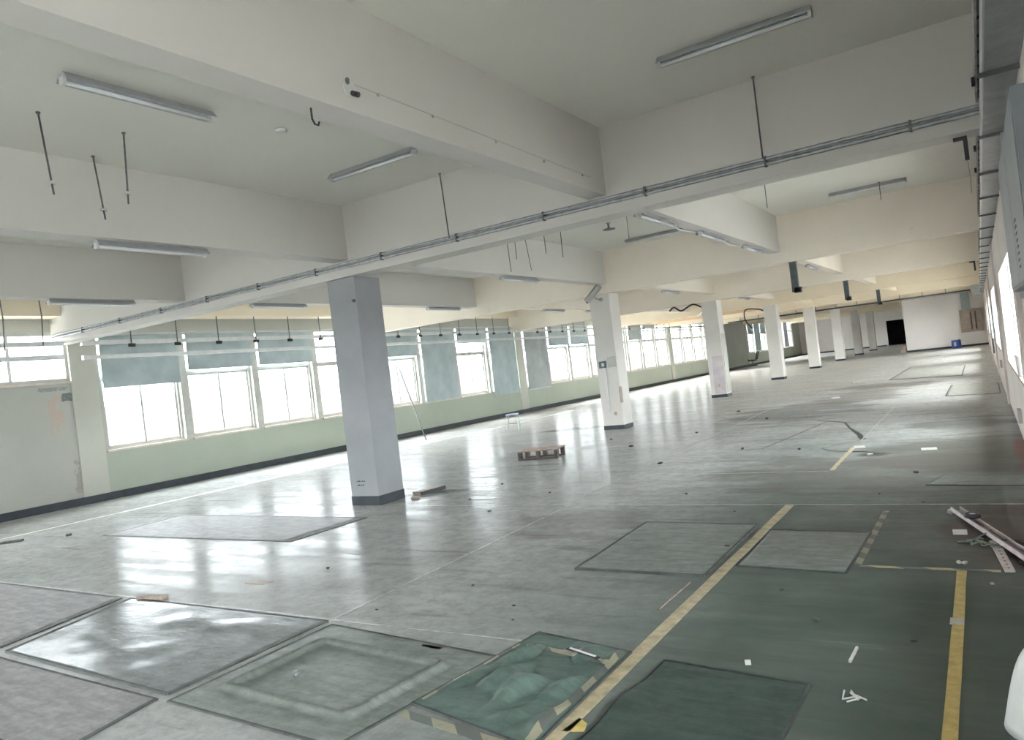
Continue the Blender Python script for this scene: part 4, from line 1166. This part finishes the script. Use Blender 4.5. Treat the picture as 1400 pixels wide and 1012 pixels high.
for q in range(4): b.tube([(0, 0, 0.006), (random.uniform(-0.05, 0.05), random.uniform(-0.05, 0.05), 0.01), (random.uniform(-0.06, 0.06), random.uniform(-0.06, 0.06), 0.006)], 0.004, 5)
tag(b.build('wire_scrap', m_plastic, loc=(-0.63, 3.49, 0)), 'small tangle of white wire on the dark green floor', 'wire')
# crumbs
chip0 = MB().rock((0, 0, 0.008), 0.012, (1.4, 1, 0.6)).build('debris_chip', m_chip)
LM = {'the pallet': (-7.0, 11.7), 'the first column': (-7.5, 7.9), 'the flat mat left of the wide tan tape': (-2.4, 5.9), 'the crumpled green mat': (-2.2, 3.3), 'the bright yellow tape': (-0.27, 4.2), 'the shiny mat': (-5.2, 3.1),
      'the jagged floor crack': (-2.1, 12.5), 'the pinkish metal channel': (-0.4, 7.2), 'the second column': (-7.5, 16.3), 'the long dull mat': (-8.7, 6.3)}
lm_n = {}
chips = [(-1.9, 5.9), (-5.1, 7.2), (-5.9, 7.9), (-4.9, 8.3), (-6.1, 9.0), (-3.0, 8.1), (-2.9, 4.25), (-3.5, 4.6), (-2.75, 4.0), (-0.45, 4.2), (-0.95, 4.4), (-1.25, 4.9), (-3.9, 3.95), (-5.3, 4.8), (-8.4, 8.7), (-9.6, 9.8),
         (-4.2, 10.4), (-3.3, 11.6), (-5.6, 12.6), (-2.4, 11.3), (-4.9, 14.2), (-1.0, 8.0), (-0.6, 7.6), (-0.75, 9.1), (-2.2, 7.2), (-6.6, 13.9), (-4.0, 16.1), (-5.2, 18.3)]
for i, (x, y) in enumerate(chips):
    o = chip0 if i == 0 else chip0.copy()
    if i: C.objects.link(o)
    o.location = (x, y, 0.0005); o.rotation_euler = (0, 0, random.uniform(0, 6))
    lm = min(LM, key=lambda q: math.hypot(LM[q][0] - x, LM[q][1] - y)); lm_n.setdefault(lm, []).append((math.hypot(LM[lm][0] - x, LM[lm][1] - y), o)); s_ = random.uniform(0.7, 1.8) * (1.0 if y < 9 else 1.8); o.scale = (s_, s_, s_)

for lm, lst in lm_n.items():
    for q, (_, o) in enumerate(sorted(lst, key=lambda t_: t_[0])):
        tag(o, f'small dark chip, {ordn[q]} nearest {lm}', 'debris chip', 'dark chips scattered on the floor')

# ------------------------------------------------------------------ outside the windows
m_ground = simple('outdoor_concrete', (0.45, 0.44, 0.42), 0.9)
structure(MB().box(-90, XL - 0.30, -60, 150, -0.35, -0.15), 'exterior_ground', m_ground)
structure(MB().box(XR + 0.9, 40, -60, 150, -0.35, -0.15), 'exterior_ground_right', m_ground)
structure(MB().box(XL - 0.3, XR + 0.9, -60, YB - 0.25, -0.35, -0.15), 'exterior_ground_back', m_ground)
m_yard = plaster('yard_wall_paint', (0.085, 0.066, 0.06), 0.5)
o = MB().box(-23.3, -23.0, -40, 120, -0.15, 2.05).build('boundary_wall', m_yard)
tag(o, 'blotchy pinkish yard wall seen through the windows', 'wall')
e = empty('outside_building', (-42, 0, -0.15)); tag(e, 'pale building beyond the yard wall seen through the windows', 'building')
MB().box(-8, 0, -30, 130, 0, 5.0).build('wall', simple('pale_facade', (0.72, 0.74, 0.76), 0.8), e)
m_bw = simple('blue_window', (0.05, 0.07, 0.11), 0.5)
for q in range(26):
    MB().box(0.0, 0.03, -20 + q * 5.6, -17.6 + q * 5.6, 2.0, 3.6).build('window', m_bw, e)
